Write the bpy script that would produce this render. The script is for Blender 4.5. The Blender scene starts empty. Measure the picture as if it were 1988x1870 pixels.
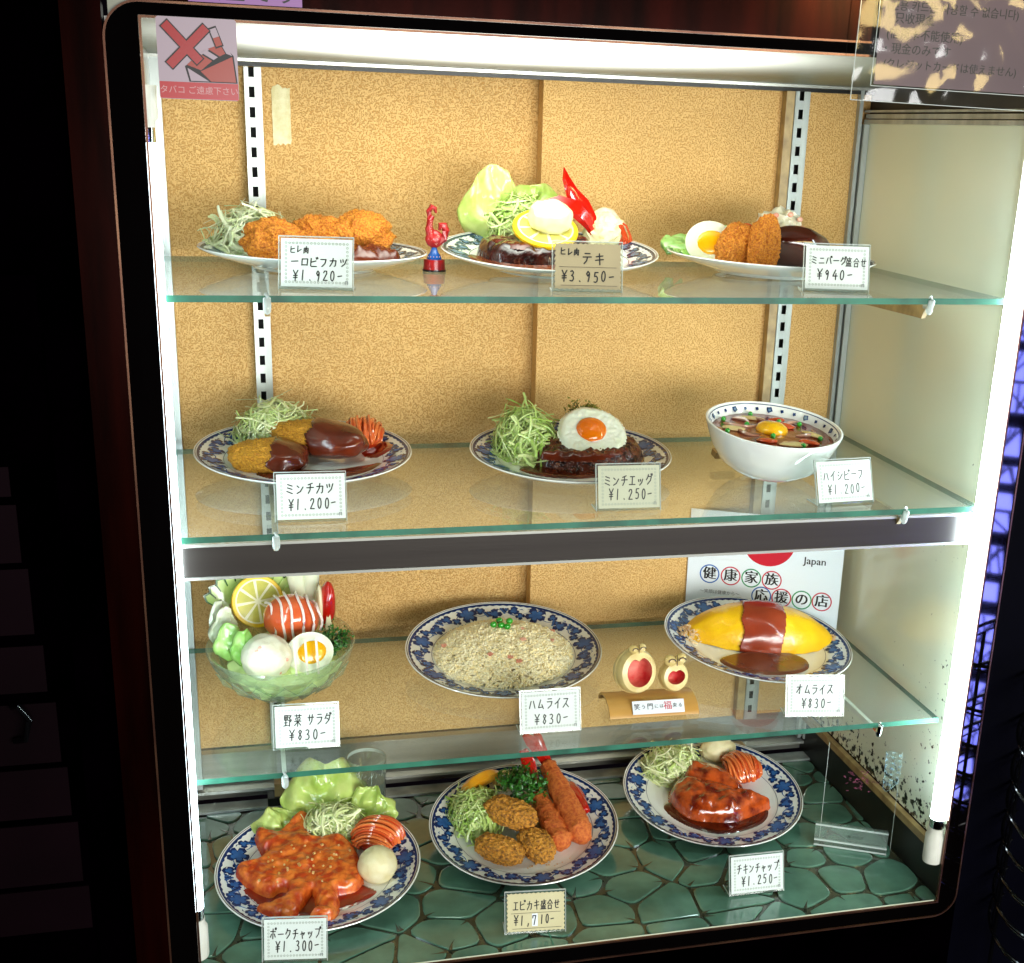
import bpy, math, random
from math import sin, cos, pi, radians, sqrt, atan2, exp
from mathutils import Vector, Matrix, noise, Euler
import numpy as np

C = bpy.context.scene.collection
SC = bpy.context.scene

# ------------------------------------------------------------------ camera
cam = bpy.data.objects.new('camera', bpy.data.cameras.new('camera')); C.objects.link(cam)
def cam_rot(yaw, pitch, roll):
    f = Vector((sin(yaw)*cos(pitch), cos(yaw)*cos(pitch), sin(pitch)))
    r = Vector((cos(yaw), -sin(yaw), 0)); u = r.cross(f)
    r2 = cos(roll)*r + sin(roll)*u; u2 = -sin(roll)*r + cos(roll)*u
    return Matrix((r2, u2, -f)).transposed()
cam.matrix_world = Matrix.Translation((.0981, -1.5186, 1.1224)) @ cam_rot(.2567, -.3117, .0371).to_4x4()
cam.data.sensor_width = 36; cam.data.lens = 36*2471.6/1988
cam.data.shift_x = -120.1/1988; cam.data.shift_y = 113/1988
cam.data.clip_start = .05; cam.data.clip_end = 60
SC.camera = cam
# ------------------------------------------------------------------ view, world, lamps
SC.view_settings.view_transform = 'Standard'; SC.view_settings.look = 'None'
SC.view_settings.exposure = 1.5; SC.view_settings.gamma = 1
SC.cycles.use_denoising = True
SC.cycles.max_bounces = 12; SC.cycles.transparent_max_bounces = 24
SC.cycles.diffuse_bounces = 4; SC.cycles.glossy_bounces = 5
SC.cycles.caustics_reflective = False; SC.cycles.caustics_refractive = False
SC.cycles.sample_clamp_indirect = 4
w = bpy.data.worlds.new('World'); SC.world = w; w.use_nodes = True
w.node_tree.nodes['Background'].inputs[0].default_value = (.55, .35, .6, 1)
w.node_tree.nodes['Background'].inputs[1].default_value = .0015
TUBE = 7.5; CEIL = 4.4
def area(name, loc, target, sx, sy, power, col):
    l = bpy.data.lights.new(name, 'AREA'); l.shape = 'RECTANGLE'; l.size = sx; l.size_y = sy
    l.energy = power; l.color = col
    o = bpy.data.objects.new(name, l); C.objects.link(o); o.location = loc
    o.rotation_euler = (Vector(target)-Vector(loc)).to_track_quat('-Z', 'Y').to_euler()
    return o
# lanterns of the arcade across the lane (warm)
area('arcade_lantern_light', (2.15, -2.5, 1.64), (.9, 0, 1.25), .55, .26, 3.0, (1, .74, .30))
area('lane_lantern_light', (-.9, -2.4, 1.35), (-.05, 0, 1.1), .25, .35, .9, (1, .38, .16))
area('front_fill', (1.2, -3.0, .75), (.5, 0, .55), 2.4, .9, 48.0, (.97, .98, .96))  # added soft fill from the front, brightens cards and dishes

# ------------------------------------------------------------------ colour + materials
def L(h):
    if not isinstance(h, str): return tuple(h)
    h = h.lstrip('#'); v = [int(h[i:i+2], 16)/255 for i in (0, 2, 4)]
    return tuple(c/12.92 if c <= .04045 else ((c+.055)/1.055)**2.4 for c in v)
def nt(m): return m.node_tree.nodes, m.node_tree.links
def mat(name, col, rough=.5, col2=None, ns=60, lo=.35, hi=.65, metal=0, coat=0, spec=.5, bump=0, bs=300, bd=3, sss=0, var=False, stretch=None, nd=4, alpha=None):
    m = bpy.data.materials.new(name); m.use_nodes = True
    N, K = nt(m); b = N['Principled BSDF']
    b.inputs['Roughness'].default_value = rough; b.inputs['Metallic'].default_value = metal
    b.inputs['Coat Weight'].default_value = coat; b.inputs['Coat Roughness'].default_value = .06
    b.inputs['Specular IOR Level'].default_value = spec
    b.inputs['Base Color'].default_value = (*L(col), 1)
    if sss:
        b.inputs['Subsurface Weight'].default_value = sss; b.inputs['Subsurface Radius'].default_value = (1, .7, .4)
        b.inputs['Subsurface Scale'].default_value = .004
    tc = N.new('ShaderNodeTexCoord'); src = tc.outputs['Object']
    if stretch:
        mp = N.new('ShaderNodeMapping'); mp.inputs['Scale'].default_value = stretch; K.new(src, mp.inputs[0]); src = mp.outputs[0]
    if col2 is not None:
        mx = N.new('ShaderNodeMix'); mx.data_type = 'RGBA'
        mx.inputs[6].default_value = (*L(col), 1); mx.inputs[7].default_value = (*L(col2), 1)
        if var:
            a = N.new('ShaderNodeAttribute'); a.attribute_name = 'var'; K.new(a.outputs['Fac'], mx.inputs[0])
        else:
            n = N.new('ShaderNodeTexNoise'); n.inputs['Scale'].default_value = ns; n.inputs['Detail'].default_value = nd
            K.new(src, n.inputs['Vector'])
            r = N.new('ShaderNodeMapRange'); r.inputs[1].default_value = lo; r.inputs[2].default_value = hi
            K.new(n.outputs[0], r.inputs[0]); K.new(r.outputs[0], mx.inputs[0])
        K.new(mx.outputs[2], b.inputs['Base Color'])
    if bump:
        n2 = N.new('ShaderNodeTexNoise'); n2.inputs['Scale'].default_value = bs; n2.inputs['Detail'].default_value = bd
        K.new(src, n2.inputs['Vector'])
        bp = N.new('ShaderNodeBump'); bp.inputs['Strength'].default_value = 1; bp.inputs['Distance'].default_value = bump
        K.new(n2.outputs[0], bp.inputs['Height']); K.new(bp.outputs[0], b.inputs['Normal'])
    return m
def emit(name, col, s):
    m = bpy.data.materials.new(name); m.use_nodes = True; N, K = nt(m); N.clear()
    e = N.new('ShaderNodeEmission'); e.inputs[0].default_value = (*L(col), 1); e.inputs[1].default_value = s
    o = N.new('ShaderNodeOutputMaterial'); K.new(e.outputs[0], o.inputs[0]); return m
def clear(name, tint, f0=.04, rough=.0, milk=0, milkcol=(.8, .9, .85)):
    """thin sheet of glass or acrylic: tinted see-through plus a Schlick reflection"""
    m = bpy.data.materials.new(name); m.use_nodes = True; N, K = nt(m); N.clear()
    t = N.new('ShaderNodeBsdfTransparent'); t.inputs[0].default_value = (*tint, 1)
    g = N.new('ShaderNodeBsdfGlossy'); g.inputs['Roughness'].default_value = rough
    lw = N.new('ShaderNodeLayerWeight'); lw.inputs[0].default_value = .5
    p = N.new('ShaderNodeMath'); p.operation = 'POWER'; p.inputs[1].default_value = 5; K.new(lw.outputs['Facing'], p.inputs[0])
    q = N.new('ShaderNodeMath'); q.operation = 'MULTIPLY_ADD'; q.inputs[1].default_value = 1-f0; q.inputs[2].default_value = f0
    K.new(p.outputs[0], q.inputs[0])
    mx = N.new('ShaderNodeMixShader'); K.new(q.outputs[0], mx.inputs[0]); K.new(t.outputs[0], mx.inputs[1]); K.new(g.outputs[0], mx.inputs[2])
    out = mx.outputs[0]
    if milk:
        d = N.new('ShaderNodeBsdfDiffuse'); d.inputs[0].default_value = (*milkcol, 1)
        m2 = N.new('ShaderNodeMixShader'); m2.inputs[0].default_value = milk; K.new(out, m2.inputs[1]); K.new(d.outputs[0], m2.inputs[2]); out = m2.outputs[0]
    o = N.new('ShaderNodeOutputMaterial'); K.new(out, o.inputs[0]); return m

def wallpaper_mat():
    m = bpy.data.materials.new('embossed_wallpaper'); m.use_nodes = True; N, K = nt(m); b = N['Principled BSDF']
    b.inputs['Roughness'].default_value = .75; b.inputs['Specular IOR Level'].default_value = .25
    tc = N.new('ShaderNodeTexCoord')
    def ns(scale, st, off, det=0):
        mp = N.new('ShaderNodeMapping'); mp.inputs['Scale'].default_value = st; mp.inputs['Location'].default_value = off
        K.new(tc.outputs['Object'], mp.inputs[0])
        n = N.new('ShaderNodeTexNoise'); n.inputs['Scale'].default_value = scale; n.inputs['Detail'].default_value = det; K.new(mp.outputs[0], n.inputs['Vector'])
        return n.outputs[0]
    def stp(x, a, b):
        r_ = N.new('ShaderNodeMapRange'); r_.inputs[1].default_value = a; r_.inputs[2].default_value = b; r_.interpolation_type = 'SMOOTHSTEP'; K.new(x, r_.inputs[0]); return r_.outputs[0]
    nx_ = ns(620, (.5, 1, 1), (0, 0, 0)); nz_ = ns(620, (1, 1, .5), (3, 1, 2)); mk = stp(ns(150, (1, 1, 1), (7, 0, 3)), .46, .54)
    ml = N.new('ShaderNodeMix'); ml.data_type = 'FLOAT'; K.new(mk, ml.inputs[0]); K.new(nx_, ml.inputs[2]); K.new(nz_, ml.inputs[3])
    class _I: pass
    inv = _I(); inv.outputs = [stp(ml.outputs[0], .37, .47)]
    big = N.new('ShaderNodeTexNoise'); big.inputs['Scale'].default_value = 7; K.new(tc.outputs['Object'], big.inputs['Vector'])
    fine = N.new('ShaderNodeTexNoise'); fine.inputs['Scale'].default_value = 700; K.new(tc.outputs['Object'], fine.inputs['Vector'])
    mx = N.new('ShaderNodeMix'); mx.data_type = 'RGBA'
    mx.inputs[6].default_value = (*L('#cf9c58'), 1); mx.inputs[7].default_value = (*L('#e2b674'), 1)  # shade of the emboss put into the colour: recesses darker than ridges
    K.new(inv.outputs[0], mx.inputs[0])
    m2 = N.new('ShaderNodeMix'); m2.data_type = 'RGBA'; m2.blend_type = 'MULTIPLY'; m2.inputs[0].default_value = .35
    cr = N.new('ShaderNodeMapRange'); cr.inputs[1].default_value = .3; cr.inputs[2].default_value = .7; cr.inputs[3].default_value = .80; cr.inputs[4].default_value = 1.0
    K.new(big.outputs[0], cr.inputs[0]); K.new(mx.outputs[2], m2.inputs[6]); K.new(cr.outputs[0], m2.inputs[7])
    K.new(m2.outputs[2], b.inputs['Base Color'])
    ad = N.new('ShaderNodeMath'); ad.operation = 'MULTIPLY_ADD'; ad.inputs[1].default_value = .25; K.new(fine.outputs[0], ad.inputs[0]); K.new(inv.outputs[0], ad.inputs[2])
    bp = N.new('ShaderNodeBump'); bp.inputs['Distance'].default_value = .0011; bp.inputs['Strength'].default_value = 1
    K.new(ad.outputs[0], bp.inputs['Height']); K.new(bp.outputs[0], b.inputs['Normal'])
    return m

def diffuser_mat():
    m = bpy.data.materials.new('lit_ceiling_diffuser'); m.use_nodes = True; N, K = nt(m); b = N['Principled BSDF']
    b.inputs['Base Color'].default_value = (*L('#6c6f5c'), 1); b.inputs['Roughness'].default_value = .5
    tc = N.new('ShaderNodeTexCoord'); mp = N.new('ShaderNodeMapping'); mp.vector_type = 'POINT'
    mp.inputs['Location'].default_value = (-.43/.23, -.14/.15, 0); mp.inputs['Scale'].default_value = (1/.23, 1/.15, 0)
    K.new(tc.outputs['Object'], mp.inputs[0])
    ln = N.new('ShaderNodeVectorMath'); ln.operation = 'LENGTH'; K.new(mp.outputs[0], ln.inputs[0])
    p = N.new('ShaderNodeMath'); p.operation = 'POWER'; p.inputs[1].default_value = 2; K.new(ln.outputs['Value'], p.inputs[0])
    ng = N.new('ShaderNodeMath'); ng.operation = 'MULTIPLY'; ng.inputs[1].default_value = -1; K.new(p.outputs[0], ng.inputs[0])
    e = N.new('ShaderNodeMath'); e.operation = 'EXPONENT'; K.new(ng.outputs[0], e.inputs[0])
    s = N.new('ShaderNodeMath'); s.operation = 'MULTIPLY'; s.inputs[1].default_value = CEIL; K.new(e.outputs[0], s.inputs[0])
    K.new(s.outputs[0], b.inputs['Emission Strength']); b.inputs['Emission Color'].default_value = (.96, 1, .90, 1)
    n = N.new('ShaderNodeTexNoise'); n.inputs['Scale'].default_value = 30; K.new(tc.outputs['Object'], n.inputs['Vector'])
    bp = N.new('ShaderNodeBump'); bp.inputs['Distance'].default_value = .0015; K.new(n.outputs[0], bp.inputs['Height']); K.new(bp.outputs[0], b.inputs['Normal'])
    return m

def mouldy_mat():
    m = mat('speckled_cream_panel', '#f0f4dc', .12, '#e6ecd0', 4, .3, .7, coat=.25)
    N, K = nt(m); b = N['Principled BSDF']; tc = N.new('ShaderNodeTexCoord')
    old = b.inputs['Base Color'].links[0].from_socket
    sep = N.new('ShaderNodeSeparateXYZ'); K.new(tc.outputs['Object'], sep.inputs[0])
    def field(zlo, zhi, a, c):
        r = N.new('ShaderNodeMapRange'); r.inputs[1].default_value = zlo; r.inputs[2].default_value = zhi; r.inputs[3].default_value = a; r.inputs[4].default_value = c
        K.new(sep.outputs[2], r.inputs[0]); return r.outputs[0]
    def spots(scale, th, detail=3):
        n = N.new('ShaderNodeTexNoise'); n.inputs['Scale'].default_value = scale; n.inputs['Detail'].default_value = detail; n.inputs['Roughness'].default_value = .6
        K.new(tc.outputs['Object'], n.inputs['Vector'])
        a = N.new('ShaderNodeMath'); a.operation = 'ADD'; K.new(n.outputs[0], a.inputs[0]); K.new(th, a.inputs[1])
        g = N.new('ShaderNodeMapRange'); g.inputs[1].default_value = .70; g.inputs[2].default_value = .74; K.new(a.outputs[0], g.inputs[0]); return g.outputs[0]
    yr = N.new('ShaderNodeMapRange'); yr.inputs[1].default_value = .05; yr.inputs[2].default_value = .35; yr.inputs[3].default_value = .075; yr.inputs[4].default_value = -.09
    K.new(sep.outputs[1], yr.inputs[0])
    zf = field(.15, .95, .02, -.10)
    ad = N.new('ShaderNodeMath'); ad.operation = 'ADD'; K.new(yr.outputs[0], ad.inputs[0]); K.new(zf, ad.inputs[1])
    s1 = spots(110, ad.outputs[0]); zb = field(.07, .22, .25, -.07); s2 = spots(75, zb, 5)
    mxx = N.new('ShaderNodeMath'); mxx.operation = 'MAXIMUM'; K.new(s1, mxx.inputs[0]); K.new(s2, mxx.inputs[1])
    mx = N.new('ShaderNodeMix'); mx.data_type = 'RGBA'; mx.inputs[7].default_value = (*L('#2c2a1c'), 1)
    K.new(mxx.outputs[0], mx.inputs[0]); K.new(old, mx.inputs[6]); K.new(mx.outputs[2], b.inputs['Base Color'])
    return m

MT = dict(
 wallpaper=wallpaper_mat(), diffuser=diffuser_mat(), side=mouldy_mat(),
 alu=mat('aluminium', '#c4c9c4', .28, '#9ca29e', 30, metal=.35, stretch=(1, 1, .05), bump=.0001, bs=200),
 alu_h=mat('brushed_aluminium', '#a3a398', .30, '#85847a', 40, metal=.6, stretch=(.03, 1, 1), bump=.0002, bs=900),
 rail_dark=mat('anodised_rail', '#443e3a', .28, '#3a3431', 30, metal=.5, stretch=(.02, 1, 1), bump=.00005, bs=900),
 lip=mat('rail_lip', '#cfcfc6', .25, metal=.6),
 rim=mat('black_bronze_rim', '#040303', .035, '#030202', 20, spec=.7, stretch=(1, 1, .1)),
 rimedge=mat('bronze_edge', '#7c5a44', .25, '#5a3a30', 12, metal=.8),
 facade=mat('dark_lacquered_wood', '#300a05', .16, '#140402', 9, metal=.8, spec=.3, stretch=(3, 3, .35), nd=6),
 black=mat('near_black', '#010001', .8, '#000000', 8, spec=0),
 hole=mat('slot_dark', '#0d0d0b', .8),
 white_pl=mat('white_plastic', '#dfe0d4', .35, '#cfd0c2', 20),
 tube=emit('lit_tube', (.74, .92, 1.0), TUBE),
 tube_r=emit('lit_tube_bright', (.74, .92, 1.0), TUBE*1.9), bead=mat('tan_bead', '#b79b66', .4, '#8f7549', 40), 
 darkgrey=mat('dark_channel', '#1c1b17', .35, '#0f0f0d', 30, metal=.3),
 stone=mat('green_stone', '#5c8470', .12, '#3e6252', 16, .3, .7, coat=.9, bump=.0006, bs=25),
 grout=mat('dark_joint', '#33382a', .18, '#4c4a36', 25, .4, .7, coat=.8),
 porcelain=mat('porcelain', '#eef1ee', .10, '#e6e8e0', 8, coat=.6),
 rimbrown=mat('plate_edge_brown', '#4a3226', .3),
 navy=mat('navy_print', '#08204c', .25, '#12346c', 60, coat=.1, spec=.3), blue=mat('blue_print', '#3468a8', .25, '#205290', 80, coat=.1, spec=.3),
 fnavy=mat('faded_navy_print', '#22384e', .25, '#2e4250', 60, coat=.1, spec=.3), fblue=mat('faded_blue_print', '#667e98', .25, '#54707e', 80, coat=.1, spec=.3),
 crumb=mat('golden_crumb', '#e0922c', .5, '#b0560f', 380, .40, .66, bump=.0034, bs=520, bd=4, spec=.4),
 crumb_y=mat('yellow_crumb', '#e6a834', .48, '#b8701a', 380, .42, .68, bump=.0034, bs=520, bd=4, spec=.45),
 crumb_o=mat('oyster_crumb', '#dc9834', .5, '#80501c', 210, .44, .66, bump=.0034, bs=480, bd=4),
 crumb_r=mat('shrimp_crumb', '#ea8238', .5, '#cc521e', 200, .42, .66, bump=.0034, bs=520, bd=4),
 oysterdark=mat('oyster_dark', '#3b2a16', .6, '#7a4a1a', 150, bump=.002, bs=400),
 cabbage=mat('cabbage_shreds', '#eef0c0', .28, '#bcd478', var=True, sss=.15, coat=.2),
 cabbage_w=mat('pale_cabbage_shreds', '#f0f2d0', .28, '#c6d898', var=True, sss=.15, coat=.2),
 cabbage_g=mat('green_cabbage_shreds', '#dceaa4', .28, '#a0c854', var=True, sss=.15, coat=.2),
 lettuce=mat('lettuce', '#ccdc84', .22, '#a6c458', 30, .35, .7, coat=.4, sss=.2, bump=.001, bs=60),
 leafgreen=mat('boiled_leaf', '#b4da86', .18, '#8fc45c', 30, coat=.6, sss=.2, bump=.001, bs=60),
 parsley=mat('parsley', '#2f6b1e', .35, '#123d12', var=True, coat=.2), parsley_y=mat('dry_parsley', '#8a8f2a', .4, '#2c4418', var=True),
 brownsauce=mat('brown_sauce', '#48180a', .20, '#6a2812', 22, coat=.35, bump=.0012, bs=45), 
 brownsauce_l=mat('light_brown_sauce', '#7a4026', .22, '#5e2c18', 22, coat=.3, bump=.0006, bs=40),
 redsauce=mat('red_sauce', '#6e0f05', .07, '#8f1c08', 20, coat=1, bump=.0006, bs=50),
 darkred=mat('dark_red_sauce', '#3c0703', .07, '#520c05', 20, coat=1, bump=.0004, bs=50),
 meat=mat('grilled_mince', '#5e2612', .26, '#260c06', 120, .4, .62, coat=.4, bump=.0025, bs=190, bd=4),
 steak=mat('steak', '#3a130c', .16, '#190705', 70, .4, .62, coat=.8, bump=.002, bs=120),
 glaze=mat('glazed_brown_meat', '#331007', .12, '#4d1a0b', 12, coat=.8, bump=.0012, bs=60),
 pork=mat('ketchup_pork', '#e67a2c', .26, '#bc3c10', 60, .38, .60, coat=.45, bump=.0022, bs=80, bd=4),
 chicken=mat('glazed_chicken', '#c4521c', .12, '#641406', 42, .40, .62, coat=1, bump=.0022, bs=55, bd=3),
 garlic=mat('chopped_garlic', '#e0b87a', .3, '#c9963f', 80),
 spag=mat('ketchup_spaghetti', '#ee8444', .18, '#c43a14', var=True, coat=.8),
 potato=mat('mashed_potato', '#e8dfb8', .45, '#dccf9a', 40, bump=.0012, bs=120, sss=.15),
 potato_w=mat('potato_salad', '#ecead6', .35, '#e0d9ba', 40, bump=.0015, bs=90, sss=.15, coat=.2),
 ham=mat('ham_bit', '#ecb49c', .3, '#dc8c74', 40),
 eggwhite=mat('egg_white', '#e9ecd8', .14, '#dfe3c4', 25, coat=.7, sss=.25, bump=.0012, bs=110),
 yolk=mat('egg_yolk', '#f07d08', .08, '#e86a05', 30, coat=1, sss=.2), yolk_y=mat('yellow_yolk', '#f4b90a', .2, '#eda905', 60, coat=.5, sss=.2),
 toast=mat('egg_edge', '#b07a30', .3),
 lemonskin=mat('lemon_skin', '#f5cf12', .3, '#efbe0c', 60, bump=.0006, bs=500, coat=.4), lemonflesh=mat('lemon_flesh', '#d9cf63', .12, '#c4c05a', 60, coat=.8, sss=.2),
 lemonpith=mat('lemon_pith', '#efe8c0', .3), lemon_o=mat('lemon_wedge_skin', '#f0a012', .28, '#f5b530', 50, bump=.0006, bs=400, coat=.5),
 redveg=mat('red_pepper', '#c81a08', .12, '#a80f06', 30, coat=.9), 
 white_veg=mat('white_radish', '#eff2e2', .2, '#dde6c2', 20, stretch=(1, 1, .2), coat=.5, sss=.2),
 cuke=mat('cucumber_flesh', '#d3e59a', .15, '#b9d673', 40, coat=.6), cukeskin=mat('cucumber_skin', '#1f6b1c', .25, '#123f10', 50, coat=.4),
 scallop=mat('butter', '#ede9c8', .2, '#e3dcab', 30, coat=.6, sss=.3),
 tomato=mat('tomato', '#e06c3c', .14, '#d4562a', 30, coat=.9, sss=.1), mayo=mat('mayonnaise', '#f3e4dc', .2, coat=.5),
 rice=mat('rice_grain', '#fff6d4', .5, '#ffecb0', var=True, spec=.3), rice_o=mat('chicken_rice_grain', '#e9cfa4', .25, '#dba673', var=True),
 pea=mat('green_pea', '#1f8c1c', .15, '#2ea32a', 60, coat=.8),
 omelette=mat('omelette', '#f4c20c', .36, '#eab008', 30, bump=.0006, bs=160, coat=.25, sss=.1),
 omsauce=mat('demiglace', '#86301a', .20, '#9a3a1c', 20, coat=.4, bump=.0006, bs=50),
 stew=mat('stew_gravy', '#6e2410', .14, '#8a3a1a', 30, coat=1, bump=.0010, bs=80),
 onion=mat('onion', '#b98f78', .15, '#9c6a54', 30, coat=.8, sss=.2), carrot=mat('carrot', '#c8481a', .15, '#b03c14', 40, coat=.8), mushroom=mat('mushroom', '#dcc68e', .2, '#c8aa68', 40, coat=.6),
 cardw=mat('card_paper', '#d8e2dc', .5, '#d0dad2', 8), cardg_shaded=mat('shaded_greenish_card', '#b4b89c', .5, '#a8ac90', 8), cardk=mat('khaki_card', '#a99c78', .5, '#9d9070', 10), cardk2=mat('cream_card', '#cfc79b', .5, '#c4bb8c', 10),  # the greenish paper has the card's shade mixed into its colour
 ink=mat('ink', '#0b0d0c', .5), green_ink=mat('green_ink', '#0c2a20', .5), border=mat('border_print', '#8d9a8c', .5), border_y=mat('border_yellow', '#a19a6a', .5),
 whiteb=mat('poster_board', '#e6edf2', .35), red=mat('poster_red', '#c8142c', .4), pink=mat('print_crimson', '#c2203c', .4), pblue=mat('print_blue', '#1a5fae', .4), pgreen=mat('print_green', '#1c8c50', .4),
 greyink=mat('grey_ink', '#5c6468', .5),
 bamboo=mat('bamboo_board', '#d3a55c', .35, '#c08d42', 20, stretch=(.1, 1, 1), nd=5, coat=.2), bamboo_p=mat('bamboo_root', '#e3cf90', .35, '#cdb26c', 30, coat=.2), mouth=mat('painted_mouth', '#c42c30', .6, '#f0a08c', 30, bump=.0008, bs=120),  # mouth: pale second tone stands for the shading of the hollow
 rooster=mat('rooster_red', '#b80f12', .35, '#8c0a10', 60, coat=.25), rblue=mat('rooster_blue', '#1d57a8', .2, '#123b78', 40, coat=.7), rblack=mat('rooster_base_black', '#140c0c', .3), rdots=mat('rooster_dots', '#e8b7a8', .4),
 sticker=mat('sticker_mauve', '#a0909a', .35), stred=mat('sticker_red', '#98080a', .3), stor=mat('sticker_orange', '#942a12', .3), stband=mat('sticker_band', '#a80a14', .3), stink=mat('sticker_text', '#c09090', .4),
 notice=mat('notice_paper', '#604a54', .5, '#54404a', 6), purple=mat('purple_label', '#8c5c98', .4), tape=mat('tape_remnant', '#e6ddb2', .5, '#cdbf86', 50, bump=.001, bs=120),
 wirem=mat('black_wire', '#0c0c0e', .18, metal=.6, coat=.6), darkblue=mat('blue_black_panel', '#020208', .6, '#010105', 6, spec=.03), maroon=mat('maroon_pane', '#0a0205', .6, '#060103', 6, spec=.03),
 chrome=mat('chrome', '#d8dcdc', .12, metal=1), block=mat('clear_brown_block', '#8a6a3c', .2, coat=.5),
 seal=mat('glass_edge_green', '#2a7a60', .55, '#1a5341', 20), moldbead=mat('gloss_line', '#d5dcc4', .2),
 holo=mat('holographic_line', '#a9c9dc', .15, '#c8e6e0', 60, metal=.6), flower=mat('faded_flower', '#8c3c5c', .4, '#5c2a3a', 60),
 waterm=mat('water_dark', '#7d8a80', .06, coat=1, metal=.2), frost=mat('frost_print', '#a8b4ac', .5),
 blueneon=emit('blue_neon', (.20, .22, 1.0), 11.0),
)
MT['sheet'] = clear('shelf_glass', (.95, .985, .965), .045, 0, .042, (.84, .90, .84))
MT['pane'] = bpy.data.materials.new('front_pane_glass'); MT['pane'].use_nodes = True
N_, K_ = nt(MT['pane']); N_.clear(); t_ = N_.new('ShaderNodeBsdfTransparent'); t_.inputs[0].default_value = (.985, .99, .985, 1); o_ = N_.new('ShaderNodeOutputMaterial'); K_.new(t_.outputs[0], o_.inputs[0])
MT['acrylic'] = clear('clear_acrylic', (.93, .96, .94), .05, .02, .06)
MT['acrylic_edge'] = clear('acrylic_edge', (.85, .9, .87), .15, .05, .45, (.85, .92, .88))
MT['bowlglass'] = clear('cut_glass', (.90, .95, .86), .10, .03, .10, (.75, .85, .65))
MT['tumbler'] = clear('tumbler_glass', (.90, .94, .91), .14, .01, .04)
MT['sleeve'] = clear('vinyl_sleeve', (.94, .94, .90), .045, .07, .01)

# ------------------------------------------------------------------ mesh builder
class MB:
    def __init__(s): s.v = []; s.f = []; s.m = []; s.a = {}
    def add(s, vs, fs, mi=0, a=None):
        o = len(s.v); s.v.extend([tuple(p) for p in vs])
        for f in fs: s.f.append(tuple(i+o for i in f)); s.m.append(mi)
        if a is not None:
            for i in range(o, len(s.v)): s.a[i] = a
        return s
    def box(s, x0, x1, y0, y1, z0, z1, mi=0):
        vs = [(x, y, z) for z in (z0, z1) for y in (y0, y1) for x in (x0, x1)]
        return s.add(vs, [(0, 2, 3, 1), (4, 5, 7, 6), (0, 1, 5, 4), (2, 6, 7, 3), (0, 4, 6, 2), (1, 3, 7, 5)], mi)
    def lathe(s, prof, n=64, c=(0, 0, 0), mi=0, close=False, fn=None):
        vs = []
        for r, z in prof:
            for k in range(n):
                a = 2*pi*k/n; rr, zz = (r, z) if fn is None else fn(r, z, a)
                vs.append((c[0]+rr*cos(a), c[1]+rr*sin(a), c[2]+zz))
        fs = []; P = len(prof)
        for i in range(P if close else P-1):
            j = (i+1) % P
            for k in range(n):
                k2 = (k+1) % n; fs.append((i*n+k, i*n+k2, j*n+k2, j*n+k))
        return s.add(vs, fs, mi)
    def tube(s, pts, r, n=6, mi=0, a=None, cap=True, closed=False):
        pts = [Vector(p) for p in pts]; P = len(pts); vs = []; up = Vector((.13, .21, 1)).normalized()
        for i, p in enumerate(pts):
            if closed: d = pts[(i+1) % P]-pts[i-1]
            else: d = (pts[min(i+1, P-1)]-pts[max(i-1, 0)])
            d = d.normalized() if d.length > 1e-9 else Vector((0, 0, 1))
            x = d.cross(up)
            if x.length < 1e-3: x = d.cross(Vector((1, 0, 0)))
            x.normalize(); y = d.cross(x); rr = r[i] if isinstance(r, (list, tuple)) else r
            for k in range(n):
                t = 2*pi*k/n; vs.append(p+x*cos(t)*rr+y*sin(t)*rr)
        fs = []
        for i in range(P if closed else P-1):
            j = (i+1) % P
            for k in range(n): fs.append((i*n+k, j*n+k, j*n+(k+1) % n, i*n+(k+1) % n))
        if cap and not closed:
            fs.append(tuple(range(n-1, -1, -1))[::-1]); fs.append(tuple((P-1)*n+k for k in range(n)))
        return s.add(vs, fs, mi, a)
    def prism(s, poly, z0, z1, mi=0, plane='xy'):
        n = len(poly)
        def P(a, b, c): return (a, b, c) if plane == 'xy' else (a, c, b)
        vs = [P(x, y, z0) for x, y in poly]+[P(x, y, z1) for x, y in poly]
        fs = [tuple(range(n))[::-1], tuple(range(n, 2*n))]+[(i, (i+1) % n, n+(i+1) % n, n+i) for i in range(n)]
        return s.add(vs, fs, mi)
    def xf(s, M, start=0):
        for i in range(start, len(s.v)): s.v[i] = tuple(M @ Vector(s.v[i]))
        return s
def T(x, y, z): return Matrix.Translation((x, y, z))
def RX(a): return Matrix.Rotation(radians(a), 4, 'X')
def RY(a): return Matrix.Rotation(radians(a), 4, 'Y')
def RZ(a): return Matrix.Rotation(radians(a), 4, 'Z')

def obj(name, mb, m, parent=None, smooth=True, label=None, kind=None, solid=0, me=None, loc=None):
    if me is None:
        me = bpy.data.meshes.new(name); me.from_pydata(mb.v, [], mb.f); me.update()
        ms = m if isinstance(m, (list, tuple)) else [m]
        for x in ms: me.materials.append(MT[x])
        if len(ms) > 1: me.polygons.foreach_set('material_index', mb.m)
        if mb.a:
            at = me.attributes.new('var', 'FLOAT', 'POINT'); at.data.foreach_set('value', [mb.a.get(i, 0.) for i in range(len(mb.v))])
        me.polygons.foreach_set('use_smooth', [smooth]*len(me.polygons))
        if smooth:
            try: me.set_sharp_from_angle(angle=radians(42))
            except Exception: pass
    o = bpy.data.objects.new(name, me); C.objects.link(o)
    if parent is not None: o.parent = parent
    if loc is not None: o.location = loc
    if label: o['label'] = label
    if kind: o['kind'] = kind
    if solid:
        md = o.modifiers.new('thickness', 'SOLIDIFY'); md.thickness = solid; md.offset = 0
    return o
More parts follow.
